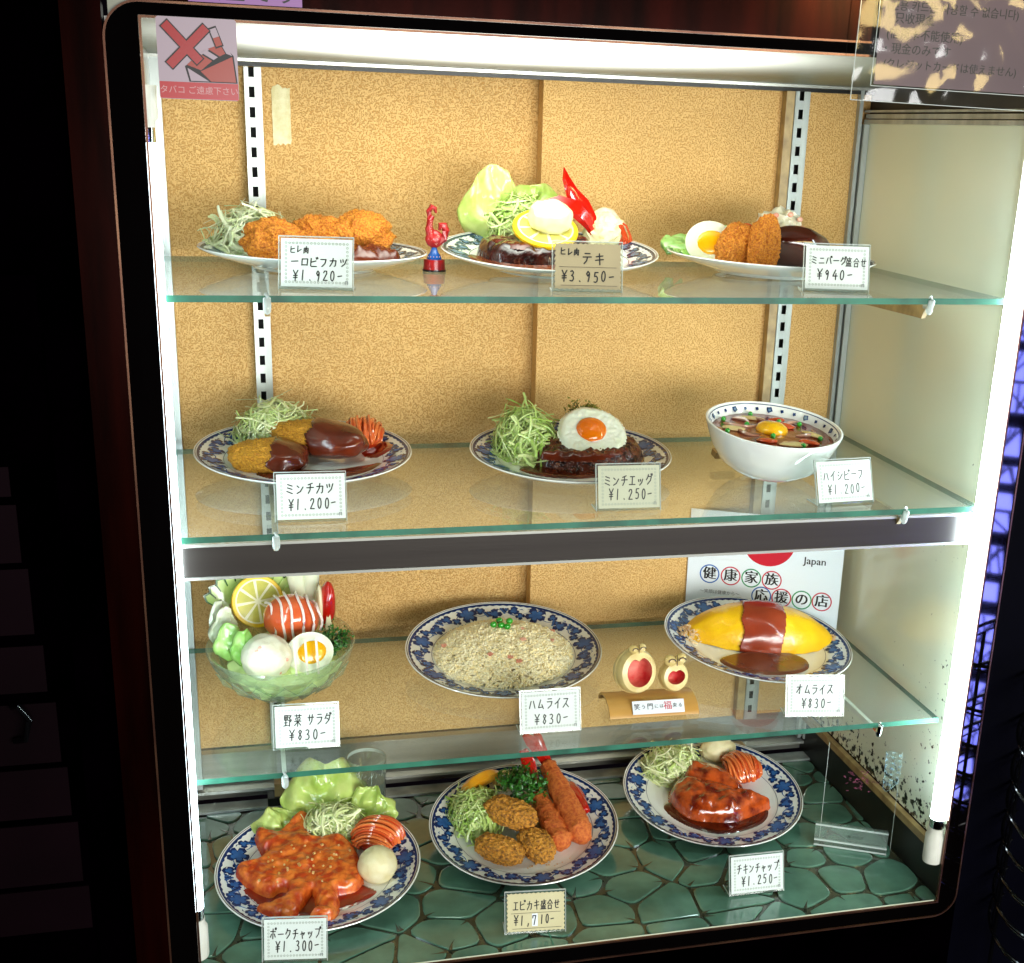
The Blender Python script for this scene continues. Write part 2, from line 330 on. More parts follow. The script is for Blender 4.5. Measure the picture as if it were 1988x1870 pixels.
def thing(name, label, cat, loc=(0, 0, 0), rot=(0, 0, 0), group=None):
    o = bpy.data.objects.new(name, None); o.empty_display_size = .02; C.objects.link(o)
    o.location = loc; o.rotation_euler = rot; o['label'] = label; o['category'] = cat
    if group: o['group'] = group
    return o
def tag(o, label, cat, group=None):
    o['label'] = label; o['category'] = cat
    if group: o['group'] = group
    return o
def text(s, size, m, parent, loc, rot=(pi/2, 0, 0), name='lettering', bold=0, align='CENTER', shear=0, sx=1):
    cu = bpy.data.curves.new(name, 'FONT'); cu.body = s; cu.size = size; cu.align_x = align; cu.align_y = 'CENTER'; cu.shear = shear
    cu.resolution_u = 3; tmp = bpy.data.objects.new('tmp', cu); C.objects.link(tmp); bpy.context.view_layer.update()
    me = bpy.data.meshes.new_from_object(tmp.evaluated_get(bpy.context.evaluated_depsgraph_get())); bpy.data.objects.remove(tmp)
    v = [tuple(p.co) for p in me.vertices]; f = [tuple(p.vertices) for p in me.polygons]; mb = MB()
    for k, dx in enumerate((0, bold, -bold) if bold else (0,)): mb.add([(x+dx, y, z+.00003*k) for x, y, z in v], f)
    o = obj(name, mb, m, parent, False); o.location = loc; o.rotation_euler = rot; o.scale = (sx, 1, 1)
    return o

# ------------------------------------------------------------------ organic shapes
_ico = {}
def ico(sub):
    if sub not in _ico:
        import bmesh
        b = bmesh.new(); bmesh.ops.create_icosphere(b, subdivisions=sub, radius=1); b.verts.ensure_lookup_table()
        _ico[sub] = ([v.co.copy() for v in b.verts], [tuple(v.index for v in f.verts) for f in b.faces]); b.free()
    return _ico[sub]
def blob(mb, c, r, rz=0, rx=0, ry=0, n=.12, ns=2.2, sub=4, sq=1.0, seed=0, crumb=0, cs=260, flat=None, keep=None, infl=0, mi=0, a=None, taper=0, bend=0):
    V, F = ico(sub); M = RZ(rz) @ RX(rx) @ RY(ry); c = Vector(c); out = []
    for u in V:
        q = Vector([(1 if t >= 0 else -1)*abs(t)**sq for t in u])
        k = 1+n*noise.noise(u*ns+Vector((seed*7.3, seed*1.7, seed)))
        p = Vector((q.x*r[0]*k, q.y*r[1]*k, q.z*r[2]*k))
        if taper: f = 1-taper*(q.x*.5+.5); p.y *= f; p.z *= f
        if bend: p.y += bend*q.x*q.x
        if infl: p += u*infl
        if crumb:
            g = noise.noise(p*cs+Vector((seed, 0, 0)))+.6*noise.noise(p*cs*2.1)
            p += u*crumb*g
        out.append(c+M @ p)
    if flat is not None:
        for p in out:
            if p.z < flat: p.z = flat
    if keep:
        ok = [keep(p-c) for p in out]; F = [f for f in F if ok[f[0]] and ok[f[1]] and ok[f[2]]]
        used = sorted({i for f in F for i in f}); ix = {j: i for i, j in enumerate(used)}
        out = [out[j] for j in used]; F = [tuple(ix[i] for i in f) for f in F]
    return mb.add(out, F, mi, a)
def smooth_poly(pts, k=5):
    n = len(pts); o = []
    for i in range(n):
        a, b, c, d = [np.array(pts[(i+j) % n]) for j in (-1, 0, 1, 2)]
        for t in np.arange(k)/k:
            o.append(.5*((2*b)+(-a+c)*t+(2*a-5*b+4*c-d)*t*t+(-a+3*b-3*c+d)*t**3))
    return np.array(o)
def slab(mb, outline, z0, H, w, cell=.002, bump=0, bsc=60, seed=0, top=None, mi=0, sm=True, skirt=1.2, a=None, onp=True):
    """lump of food with the given outline: height rises from the edge over the width w"""
    P = smooth_poly(outline) if sm else np.array(outline); Q = np.roll(P, -1, 0)
    x0, y0 = P.min(0)-cell*2; x1, y1 = P.max(0)+cell*2
    xs = np.arange(x0, x1, cell); ys = np.arange(y0, y1, cell); X, Y = np.meshgrid(xs, ys)
    d = np.full(X.shape, 1e9); ins = np.zeros(X.shape, bool)
    for p, q in zip(P, Q):
        e = q-p; l = (e@e)+1e-12; t = np.clip(((X-p[0])*e[0]+(Y-p[1])*e[1])/l, 0, 1)
        d = np.minimum(d, np.hypot(X-p[0]-t*e[0], Y-p[1]-t*e[1]))
        c = ((p[1] > Y) != (q[1] > Y)); xi = p[0]+(Y-p[1])/(q[1]-p[1]+1e-15)*e[0]; ins ^= c & (X < xi)
    t = np.clip(d/w, 0, 1); rr = np.hypot(X, Y); B_ = np.maximum(z0, np.interp(rr, [p[0] for p in PROF_IN], [p[1] for p in PROF_IN])+.0006) if onp else z0
    Z = np.where(ins, B_+H*np.sqrt(1-(1-t)**2), B_-np.minimum(skirt*d, .0022))
    keep = ins | (d < cell*1.6); ix = -np.ones(X.shape, int); vs = []
    for j in range(X.shape[0]):
        for i in range(X.shape[1]):
            if keep[j, i]:
                x, y, z = X[j, i], Y[j, i], Z[j, i]
                if ins[j, i]:
                    if bump:
                        v = Vector((x*bsc+seed, y*bsc, seed*3.1)); z += bump*(noise.noise(v)+.5*noise.noise(v*2.3))*min(1, d[j, i]/w*2)
                    if top: z += top(x, y)*min(1, d[j, i]/w)
                ix[j, i] = len(vs); vs.append((x, y, z))
    fs = [(ix[j, i], ix[j, i+1], ix[j+1, i+1], ix[j+1, i]) for j in range(X.shape[0]-1) for i in range(X.shape[1]-1)
          if keep[j, i] and keep[j, i+1] and keep[j+1, i] and keep[j+1, i+1]]
    return mb.add(vs, fs, mi, a)
def ell(cx, cy, rx, ry, rot=0, n=14, wob=.06, seed=0):
    R_ = random.Random(seed); o = []
    for k in range(n):
        t = 2*pi*k/n; s = 1+R_.uniform(-wob, wob); x, y = rx*s*cos(t), ry*s*sin(t); c, d = cos(radians(rot)), sin(radians(rot))
        o.append((cx+x*c-y*d, cy+x*d+y*c))
    return o
def hypot2(x, y): return sqrt(x*x+y*y)
def onplate(mb, e=.0008):
    for i, (x, y, z) in enumerate(mb.v):
        q = hypot2(x, y)
        if q < .156 and z < zrim(min(q, .152))+e: mb.v[i] = (x, y, zrim(min(q, .152))+e)
    return mb
def shreds(mb, c, r, n=230, Ln=.042, wd=.0024, seed=1, curl=1.1, zmin=.009, core=.74):
    R_ = random.Random(seed); c = Vector(c); n = int(n*2.3)
    blob(mb, c, [x*core for x in r], n=.15, sub=3, seed=seed, flat=zmin-.004, a=.9); onplate(mb)
    for k in range(n):
        th = R_.uniform(0, 2*pi); ph = R_.uniform(0, 1)**.7*pi*.56
        q = Vector((sin(ph)*cos(th), sin(ph)*sin(th), cos(ph))); f = R_.uniform(.76, 1.08)+.10*noise.noise(q*2.5+Vector((seed, 0, 0)))
        h = Vector((R_.gauss(0, 1), R_.gauss(0, 1), R_.gauss(0, .6))); h = (h-q*h.dot(q)).normalized()
        st = Ln/8*R_.uniform(.6, 1.2); tw = R_.uniform(-curl, curl)*.35; pts = []; nr = []
        lift = R_.uniform(-.008, .014) if R_.random() < .85 else R_.uniform(.02, .04)
        for i in range(9):
            p = Vector((q.x*r[0], q.y*r[1], q.z*r[2]))*(f+lift*i*i/6)
            zm = max(zmin, zrim(min(.152, hypot2(p.x+c.x, p.y+c.y)))+.001)
            if p.z+c.z < zm: p.z = zm-c.z+R_.uniform(0, .002)
            pts.append(c+p); nr.append(q.copy())
            q = (q+Vector((h.x*st/r[0], h.y*st/r[1], h.z*st/r[2]))).normalized()
            h = Matrix.Rotation(tw+R_.uniform(-.15, .15), 3, q) @ h; h = (h-q*h.dot(q)).normalized()
        vs = []; a = R_.random(); wv = wd*(R_.uniform(.5, 1.1) if R_.random() < .7 else R_.uniform(1.2, 2.1))
        for i, p in enumerate(pts):
            d = (pts[min(i+1, 8)]-pts[max(i-1, 0)]); s = d.cross(nr[i])
            s = s.normalized()*wv/2 if s.length > 1e-9 else Vector((wv/2, 0, 0))
            vs += [p-s, p+nr[i]*wv*.22, p+s, p-nr[i]*wv*.18]
        fs = [(i*4+k, i*4+(k+1) % 4, i*4+4+(k+1) % 4, i*4+4+k) for i in range(8) for k in range(4)]
        mb.add(vs, fs, 0, a)
    return mb
def nest(mb, c, r, n=20, rad=.0024, az=0, seed=3, second=True):
    n = int(n*1.25); rad *= .92
    R_ = random.Random(seed); c = Vector(c)
    blob(mb, c, [x*.84 for x in r], sub=3, n=.05, a=1.)
    for b in range(2 if second else 1):
        for k in range(n if b == 0 else n//2):
            o = (k/(n-1)*2-1) if b == 0 else (k/(n//2)*1.0-.2)
            ph = R_.uniform(-.35, .35); sc = 1+(.02 if b == 0 else .12)+R_.uniform(-.10, .07); o += R_.uniform(-.10, .10); pts = []
            for i in range(17):
                t = i/16*2-1; lon = t*1.5; lat = o*1.25*(1-.35*t*t)+.38*sin(1.8*t+ph)*(1 if b == 0 else -1)
                d = Vector((sin(lon)*cos(lat), sin(lat), cos(lon)*cos(lat)))
                d = Matrix.Rotation(radians(az+(0 if b == 0 else 62)), 3, 'Z') @ d
                pts.append(c+Vector((d.x*r[0], d.y*r[1], d.z*r[2]))*sc)
            mb.tube(pts, rad, 6, 0, R_.random())
    return mb
def sprig(mb, c, R0, n=26, seed=5, leaf=.006, up=.6):
    R_ = random.Random(seed); c = Vector(c)
    for k in range(n):
        d = Vector((R_.gauss(0, 1), R_.gauss(0, 1), abs(R_.gauss(0, 1))*up+.15)).normalized(); e = c+d*R0*R_.uniform(.55, 1)
        mb.tube([c, (c+e)/2+Vector((0, 0, .002)), e], .0006, 4, 0, 1.)
        for j in range(9):
            q = e+Vector([R_.gauss(0, leaf*.62) for _ in range(3)]); s = leaf*R_.uniform(.45, .8)
            u = Vector([R_.gauss(0, 1) for _ in range(3)]).normalized(); v = u.cross(d); v = v.normalized() if v.length > .01 else Vector((1, 0, 0))
            w_ = u.cross(v)*.35*s; a = min(1, max(0, .8-(q-c).length/R0*.8+R_.uniform(-.2, .2)))
            mb.add([q-u*s, q-u*s*.2+v*s*.55+w_, q+u*s*.3+v*s*.2, q+u*s+w_, q+u*s*.3-v*s*.25, q-u*s*.2-v*s*.55+w_], [(0, 1, 2), (0, 2, 4), (2, 3, 4), (0, 4, 5)], 0, a)
    return mb
def leafsheet(mb, base, W, H, az=0, back=.02, cup=.01, ruf=.004, lean=0, seed=0, nu=44, nv=26, freq=5, round_=.85):
    o = len(mb.v); vs = []
    for j in range(nv+1):
        v = j/nv; wv = W*(.40+.60*sin(pi/2*min(1, v/.6)))*(1-.25*max(0, v-.7)/.3)
        for i in range(nu+1):
            u = i/nu*2-1; e = max(abs(u), v)**3
            x = u*wv; y = back*v*v+cup*(1-u*u)*(-1)+cup+ruf*e*sin(freq*u+seed+2*v)+.3*ruf*noise.noise(Vector((u*3, v*3, seed)))*6+.0012*noise.noise(Vector((u*11, v*9, seed)))*(2 if v > .5 else 1)-.0012*exp(-(u/.06)**2)+.0005*sin(18*(v-abs(u)*.8))
            z = v*H*(1-.42*abs(u)**2.6)+ruf*.35*e*sin(freq*1.3*u+seed*2)+H*.05*noise.noise(Vector((u*2.5, seed, v*2)))
            vs.append((x, y, z))
    fs = [(j*(nu+1)+i, j*(nu+1)+i+1, (j+1)*(nu+1)+i+1, (j+1)*(nu+1)+i) for j in range(nv) for i in range(nu)]
    mb.add(vs, fs); return mb.xf(T(*base) @ RZ(az) @ RX(-lean), o)

# ------------------------------------------------------------------ the case
W = 1.1; H = 1.2212; D = .54; S1, S2, S3 = .9256, .6341, .2911
case = thing('display_case', 'lit glass-fronted food display case with black rounded rim and tan textured back', 'display case')
# back panels: the left door sits further back than the right one
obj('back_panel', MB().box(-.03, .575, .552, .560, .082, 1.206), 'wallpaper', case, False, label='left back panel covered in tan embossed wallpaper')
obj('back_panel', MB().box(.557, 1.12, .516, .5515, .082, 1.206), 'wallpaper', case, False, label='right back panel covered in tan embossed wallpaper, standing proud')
# plinth below the panels
mb = MB(); mb.box(-.03, 1.12, .528, .545, .030, .0815); obj('plinth', mb, 'alu_h', case, False)
mb = MB(); mb.box(-.03, 1.12, .500, .5275, .019, .024); mb.box(-.03, 1.12, .520, .5275, .0, .0189, 1); obj('plinth_ledge', mb, ['lip', 'alu_h'], case, False)
mb = MB(); mb.box(-.03, 1.12, .470, .4995, -.001, .003); obj('track', mb, 'alu', case, False)
# ceiling: diffuser that slopes a little
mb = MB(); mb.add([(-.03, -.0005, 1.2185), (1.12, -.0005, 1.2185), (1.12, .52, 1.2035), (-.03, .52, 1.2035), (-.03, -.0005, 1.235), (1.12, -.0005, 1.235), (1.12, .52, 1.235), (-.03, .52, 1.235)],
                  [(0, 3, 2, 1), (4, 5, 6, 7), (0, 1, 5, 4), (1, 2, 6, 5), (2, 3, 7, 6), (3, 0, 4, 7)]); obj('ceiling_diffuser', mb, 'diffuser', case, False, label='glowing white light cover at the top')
mb = MB(); mb.box(-.03, 1.12, .497, .5155, 1.199, 1.2035); mb.box(-.03, 1.12, .505, .5155, 1.193, 1.1985, 1); obj('ceiling_trim', mb, ['lip', 'darkgrey'], case, False)
# left side
mb = MB(); mb.box(-.034, -.022, .0, .5515, 0, 1.2185); obj('side_wall', mb, 'alu', case, False, label='narrow aluminium left side')
mb = MB(); mb.box(-.0218, -.008, .500, .5155, .03, 1.2); obj('corner_profile', mb, 'alu', case, False)
# right side: cream panel in an aluminium frame, a little wider at the front
def slant(mb):
    mb.v = [(x+.0095*(1-y/.5155), y, z) for x, y, z in mb.v]; return mb
mb = MB(); mb.box(1.104, 1.112, .0, .5155, .082, 1.150); obj('side_wall', slant(mb), 'side', case, False, label='cream side panel speckled with black mould')
mb = MB(); mb.box(1.1105, 1.122, 0, .5155, 1.1505, 1.2185); obj('side_fascia', slant(mb), 'darkgrey', case, False)
mb = MB(); mb.box(1.096, 1.1035, .035, .505, 1.148, 1.1545); mb.box(1.0985, 1.1035, .035, .505, 1.156, 1.163); mb.box(1.096, 1.1035, .035, .505, 1.1655, 1.169); obj('side_top_rail', slant(mb), 'alu', case, False)
mb = MB()
for i, (a, b, c) in enumerate([(.4975, .503, 1.0945), (.5045, .508, 1.0975), (.509, .5155, 1.0925)]): mb.box(c, 1.1035, a, b, .03, 1.147)
mb.box(1.086, 1.0922, .5045, .5155, .03, 1.2); obj('corner_profile', mb, 'alu', case, False)
mb = MB(); mb.box(1.094, 1.1038, .0, .5155, .066, .079); obj('side_bead', slant(mb), 'bead', case, False)
mb = MB(); mb.box(1.0975, 1.1038, .0, .5155, -.001, .0655); obj('side_skirt', slant(mb), 'darkgrey', case, False)
# mid rail with lips
mb = MB(); mb.box(-.0215, 1.1035, .036, .058, .5769, .6156); obj('mid_rail', mb, 'rail_dark', case, False)
mb = MB(); mb.box(-.0215, 1.1035, .034, .058, .6158, .6194); obj('rail_lip', mb, 'lip', case, False)
mb = MB(); mb.box(-.0215, 1.1035, .034, .058, .5730, .5766); obj('rail_lip', mb, 'lip', case, False)
# front panes
for z0, z1 in ((0, 1.2205),):
    obj('front_pane', MB().box(.003, 1.097, -.0040, -.0018, .0006, 1.2182), 'pane', case, False)
# rim with rounded outer corners
def rrect(x0, x1, z0, z1, r, n=10):
    o = []
    for cx, cz, a0 in ((x1-r, z1-r, 0), (x0+r, z1-r, 90), (x0+r, z0+r, 180), (x1-r, z0+r, 270)):
        for k in range(n+1): a = radians(a0+90*k/n); o.append((cx+r*cos(a), cz+r*sin(a)))
    return o
def ring(mb, A, B, y0, y1, mi=0):
    n = len(A); vs = [(x, y, z) for y in (y0, y1) for P in (A, B) for x, z in P]
    fs = []
    for i in range(n):
        j = (i+1) % n
        fs += [(i, j, n+j, n+i), (2*n+i, 3*n+i, 3*n+j, 2*n+j), (i, 2*n+i, 2*n+j, j), (n+i, n+j, 3*n+j, 3*n+i)]
    return mb.add(vs, fs, mi)
OUT = rrect(-.034, 1.131, -.0245, 1.2335, .036); INN = [(x+(.003+.004*max(0, z) if x > .5 else 0), z) for x, z in rrect(0, 1.1, -.003, 1.2212, .0008)]
OUT2 = rrect(-.0365, 1.1335, -.027, 1.236, .0385)
obj('rim', ring(MB(), OUT, INN, -.0050, -.0002), 'rim', case, False)
obj('rim_edge', ring(MB(), OUT2, rrect(-.0342, 1.1312, -.0247, 1.2337, .0362), -.0062, -.0002), 'rimedge', case, True)
shift = lambda P: [(x+(.003+.004*max(0, z) if x > .5 else 0), z) for x, z in P]
I2 = shift(rrect(.0028, 1.0972, -.0002, 1.2184, .001))
obj('rim_bead', ring(MB(), shift(rrect(.0002, 1.0998, -.0028, 1.2210, .001)), I2, -.0046, -.0006), 'rimedge', case, False)
# slotted uprights
def upright(xc, x_slot, yb, label):
    mb = MB(); z0, z1 = .0825, 1.193; d = .020; yf = yb-d; hw = .0125
    xs = [xc-hw, x_slot-.0042, x_slot+.0042, xc+hw]
    mb.box(xc-hw, xc-hw+.0015, yf, yb, z0, z1); mb.box(xc+hw-.0015, xc+hw, yf, yb, z0, z1)
    mb.box(xc-hw+.0015, x_slot-.004, yf+.0004, yf+.002, z0, z1); mb.box(x_slot+.004, xc+hw-.0015, yf+.0004, yf+.002, z0, z1)
    mb.box(xc-hw+.0016, xc+hw-.0016, yb-.003, yb-.001, z0, z1, 1)
    z = z0
    while z < z1:
        mb.box(x_slot-.004, x_slot+.004, yf+.0006, yf+.002, z, min(z1, z+.0135)); z += .0285
    return obj('slotted_upright', mb, ['alu', 'hole'], case, False, label=label)
upright(.121, .119, .5515, 'left slotted upright')
upright(.981, .979, .5155, 'right slotted upright')
mb = MB(); mb.box(.9535, .968, .498, .5155, .0825, 1.193); obj('upright_flange', mb, 'bead', case, False)
# shelf brackets, each with its clear tip
def bracket(x, yb, yf, z, hgt=.016, col='bead', tip='acrylic_edge'):
    poly = [(yf, z-.002), (yb, z-.002), (yb, z-.002-hgt*1.3), (yb-.03, z-.002-hgt*1.5), (yf+.012, z-.002-hgt)]
    mb = MB(); n = len(poly)
    vs = [(xx, y, zz) for xx in (x-.003, x+.003) for y, zz in poly]
    mb.add(vs, [tuple(range(n)), tuple(range(n, 2*n))[::-1]]+[(i, n+i, n+(i+1) % n, (i+1) % n) for i in range(n)])
    b = obj('shelf_bracket', mb, col, case, False)
    t = MB(); t.tube([(x, yf+.010, z-.004), (x, yf-.003, z-.003), (x, yf-.006, z+.006), (x, yf-.002, z+.010)], [.004, .005, .0045, .003], 8); blob(t, (x, yf-.002, z-.006), (.005, .004, .008), sub=2, n=0)
    obj('bracket_tip', t, tip, b)
bracket(.1215, .52, .022, S1-.0085); bracket(.979, .495, .022, S1-.0085, .018)
bracket(.1215, .52, .022, S2-.0085); bracket(.979, .495, .022, S2-.0085)
bracket(.1215, .52, .045, S3-.0085, .008, 'white_pl'); bracket(.992, .495, .045, S3-.0085, .008, 'white_pl', 'chrome')
# tubes
def tubelamp(x, y, r, zb, zt, label, lean=0, lit='tube'):
    X = lambda z: x+lean*(z-.38)
    def cyl(pr):
        mb = MB(); mb.lathe(pr, 20); mb.v = [(vx+X(vz), vy+y, vz) for vx, vy, vz in mb.v]; return mb
    t = obj('fluorescent_tube', cyl([(r, zb), (r, zt)]), lit, case, label=label)
    for z0, z1 in ((zb-.016, zb), (zt, zt+.016)): obj('end_cap', cyl([(0, z0), (r*.98, z0), (r*1.01, z0+.002), (r*1.01, z1), (0, z1)]), 'chrome', t)
    for z0, z1, sg in ((zb-.075, zb-.016, 1), (zt+.016, zt+.06, -1)):
        pr = [(0, z0), (r*1.25, z0), (r*1.3, z0+.004), (r*1.3, z1-.014), (r*1.05, z1-.008), (r*1.05, z1), (0, z1)] if sg > 0 else [(0, z1), (r*1.3, z1), (r*1.3, z0+.01), (r*1.05, z0+.006), (r*1.05, z0), (0, z0)]
        obj('socket', cyl(pr), 'white_pl', t)
mb = MB(); mb.box(1.0985, 1.1115, .0322, .0338, .06, 1.20); obj('light_shield', mb, 'white_pl', case, False)  # added fin hidden behind the right tube, keeps its light off the side wall
tubelamp(1.0965, .0150, .0115, .137, 1.14, 'bright tube at the right front corner', .0075, 'tube_r')
tubelamp(-.0034, .021, .0125, .115, 1.092, 'bright tube at the left front corner')

# floor: irregular green stones over a dark bed, one part per stone
bed = obj('floor_bed', MB().box(-.0215, 1.112, .0005, .4695, -.02, -.0032), 'grout', case, False)
def clip(poly, px, py, nx, ny):
    o = []
    for i in range(len(poly)):
        a, b = poly[i], poly[(i+1) % len(poly)]; da = (a[0]-px)*nx+(a[1]-py)*ny; db = (b[0]-px)*nx+(b[1]-py)*ny
        if da <= 0: o.append(a)
        if (da < 0 < db) or (db < 0 < da): t = da/(da-db); o.append((a[0]+(b[0]-a[0])*t, a[1]+(b[1]-a[1])*t))
    return o
spur = MB(); R_ = random.Random(11); seeds = []
for j in range(-1, 8):
    for i in range(-1, 14): seeds.append(((i+.5*(j % 2)+R_.uniform(-.36, .36))*.094, (j+R_.uniform(-.34, .34))*.070))
for (sx, sy) in seeds:
    poly = [(-.021, .001), (1.1065, .001), (1.0975, .469), (-.021, .469)]
    for (ox, oy) in seeds:
        if (ox, oy) != (sx, sy) and abs(ox-sx) < .3 and abs(oy-sy) < .3:
            nx, ny = ox-sx, oy-sy; l = sqrt(nx*nx+ny*ny); g = .0022+.0016*abs(noise.noise(Vector((sx*20+ox*20, sy*20+oy*20, 1))))*2
            poly = clip(poly, (sx+ox)/2-nx/l*g, (sy+oy)/2-ny/l*g, nx/l, ny/l)
            if len(poly) < 3: break
    if len(poly) < 3: continue
    ar = abs(sum(poly[i][0]*poly[(i+1) % len(poly)][1]-poly[(i+1) % len(poly)][0]*poly[i][1] for i in range(len(poly))))/2
    if ar < 2e-4: continue
    rp = []                                   # corners cut back so that the joints widen into thorns where they meet
    for i in range(len(poly)):
        a, b, c = [np.array(poly[(i+k) % len(poly)]) for k in (-1, 0, 1)]
        la, lc = np.linalg.norm(a-b), np.linalg.norm(c-b)
        if la < 1e-5 or lc < 1e-5: continue
        q = min(.017, la*.45, lc*.45); p0 = b+(a-b)/la*q; p2 = b+(c-b)/lc*q
        for t in (0, .33, .67, 1): rp.append(tuple((1-t)**2*p0+2*t*(1-t)*b+t*t*p2))
    for q in R_.sample(range(len(poly)), min(2, len(poly))):
        if R_.random() < .62:
            vx, vy = poly[q]; dx, dy = sx-vx, sy-vy; l = sqrt(dx*dx+dy*dy)+1e-6; dx, dy = dx/l, dy/l; Ls = min(l*.75, R_.uniform(.016, .032)); bend = R_.uniform(-.5, .5); w0 = .0030
            P_ = []; Q_ = []
            for k in range(5):
                f = k/4; ox = vx+dx*Ls*f-dy*bend*Ls*f*f*.5; oy = vy+dy*Ls*f+dx*bend*Ls*f*f*.5; ww = w0*(1-f)**1.3; P_.append((ox-dy*ww, oy+dx*ww)); Q_.append((ox+dy*ww, oy-dx*ww))
            ring_ = P_+Q_[::-1]
            if all(-.02 < a < 1.102 and .002 < b < .468 for a, b in ring_): spur.add([(a, b, -.00035+.0004) for a, b in ring_], [(k, k+1, 8-k, 9-k) for k in range(4)])
    mb = MB(); mb.prism(rp, -.0031, -.0011); n = len(rp); cx = sum(p[0] for p in rp)/n; cy = sum(p[1] for p in rp)/n
    k = .965; o = len(mb.v); mb.add([(cx+(x-cx)*k, cy+(y-cy)*k, -.0004) for x, y in rp], [tuple(range(n))]); mb.f += [(n+i, n+(i+1) % n, o+(i+1) % n, o+i) for i in range(n)]; mb.m += [0]*n
    mb.f.pop(1); mb.m.pop(1)
    obj('stone', mb, 'stone', bed, False)
obj('joint_spur', spur, 'grout', bed, False, kind='stuff')
obj('floor_seam', MB().box(.489, .4905, .001, .2, -.0003, .0002), 'seal', bed, False)
mb = MB(); mb.box(.003, 1.097, .0000, .0008, -.012, .0003); mb.box(.003, 1.097, -.0014, -.0002, -.004, .0010, 1); obj('floor_edge', mb, ['seal', 'moldbead'], case, False)

# glass shelves rest on the brackets: things of their own
def shelf(z, y0, y1, x0, x1, label):
    th = .008; mb = MB()
    mb.add([(x0, y0, z), (x1, y0, z), (x1, y1, z), (x0, y1, z), (x0, y0, z-th), (x1, y0, z-th), (x1, y1, z-th), (x0, y1, z-th)],
           [(0, 1, 2, 3), (4, 7, 6, 5)], 0)
    mb.f += [(0, 4, 5, 1), (2, 6, 7, 3), (1, 5, 6, 2), (3, 7, 4, 0)]; mb.m += [1]*4
    return tag(obj('glass_shelf', mb, ['sheet', 'seal'], None, False), label, 'shelf', 'glass shelves')
shelf(S1, .019, .462, -.020, 1.090, 'topmost clear glass shelf with green front edge, under the steak plate')
shelf(S2, .0195, .468, -.020, 1.094, 'middle clear glass shelf with green front edge, just above the metal rail')
shelf(S3, .046, .497, -.020, 1.092, 'lowest clear glass shelf with green front edge, under the omelette and salad bowl')

# small bits on the back wall
mb = MB(); R_ = random.Random(4); pl = []
for k in range(30):
    t = k/30; per = t*4; s = per % 1; e = int(per); j = lambda a: R_.uniform(-a, a)
    pl.append([(.148+.027*s, 1.085+j(.0025)), (.175+j(.0006), 1.085+.083*s), (.175-.027*s, 1.168+j(.003)), (.148+j(.0006), 1.168-.083*s)][e])
mb.prism(pl, .5505, .5516, 0, 'xz')
tp = tag(obj('tape_remnant', mb, 'tape', None, False), 'torn strip of yellowed tape stuck on the tan wallpaper near the left upright', 'tape')
mb = MB(); mb.box(.098, .150, .4705, .4995, .0034, .018); mb.box(.110, .128, .476, .4965, .0181, .042, 1); obj('lock', mb, ['darkgrey', 'bead'], case, False)
mb = MB(); mb.box(.94, .985, .4705, .4995, .0034, .016); mb.box(.95, .968, .476, .4965, .0161, .038, 1); obj('lock', mb, ['darkgrey', 'bead'], case, False)

# ------------------------------------------------------------------ plates
PROF_IN = [(0, .0075), (.06, .0076), (.095, .0085), (.106, .0102), (.113, .0130), (.120, .0155), (.130, .0182), (.140, .0210), (.148, .0235), (.1525, .0262)]
PROF_OUT = [(.1548, .0268), (.1556, .0255), (.1535, .0236), (.145, .0195), (.130, .0150), (.110, .0085), (.092, .0050), (.0855, .0035), (.083, .0), (.079, .0), (.077, .0035), (.04, .0045), (0, .0045)]
def zrim(r):
    P = PROF_IN
    for (a, za), (b, zb) in zip(P, P[1:]):
        if r <= b: return za+(zb-za)*(r-a)/(b-a)
    return P[-1][1]
def flat(mb, pts, mi, lift, fan=True):
    """a printed shape on the rim; pts are (angle, radius)"""
    vs = [(r*cos(a), r*sin(a), zrim(r)+lift) for a, r in pts]; n = len(pts)
    ca = sum(p[0] for p in pts)/n; cr = sum(p[1] for p in pts)/n
    vs.append((cr*cos(ca), cr*sin(ca), zrim(cr)+lift+.00015)); mb.add(vs, [(i, (i+1) % n, n) for i in range(n)], mi)
def band(mb, r0, r1, mi, lift=.0004, n=128, teeth=0, td=0):
    vs = []
    for k in range(n):
        a = 2*pi*k/n; q = r0-(td if (teeth and k % 2) else 0)
        vs += [(q*cos(a), q*sin(a), zrim(q)+lift), (r1*cos(a), r1*sin(a), zrim(r1)+lift)]
    mb.add(vs, [(2*k, 2*k+1, (2*k+3) % (2*n), (2*k+2) % (2*n)) for k in range(n)], mi)
def leafshape(a0, r0, s, rot, lobes=5):
    o = []
    for k in range(lobes*6):
        t = 2*pi*k/(lobes*6); q = 1.12*s*(.55+.45*abs(cos(t*lobes/2))**.5)*(1 if k % 2 == 0 else .92)
        x, y = q*cos(t+rot), q*sin(t+rot); o.append((a0+x/r0, max(.1150, min(.1466, r0+y))))
    return o
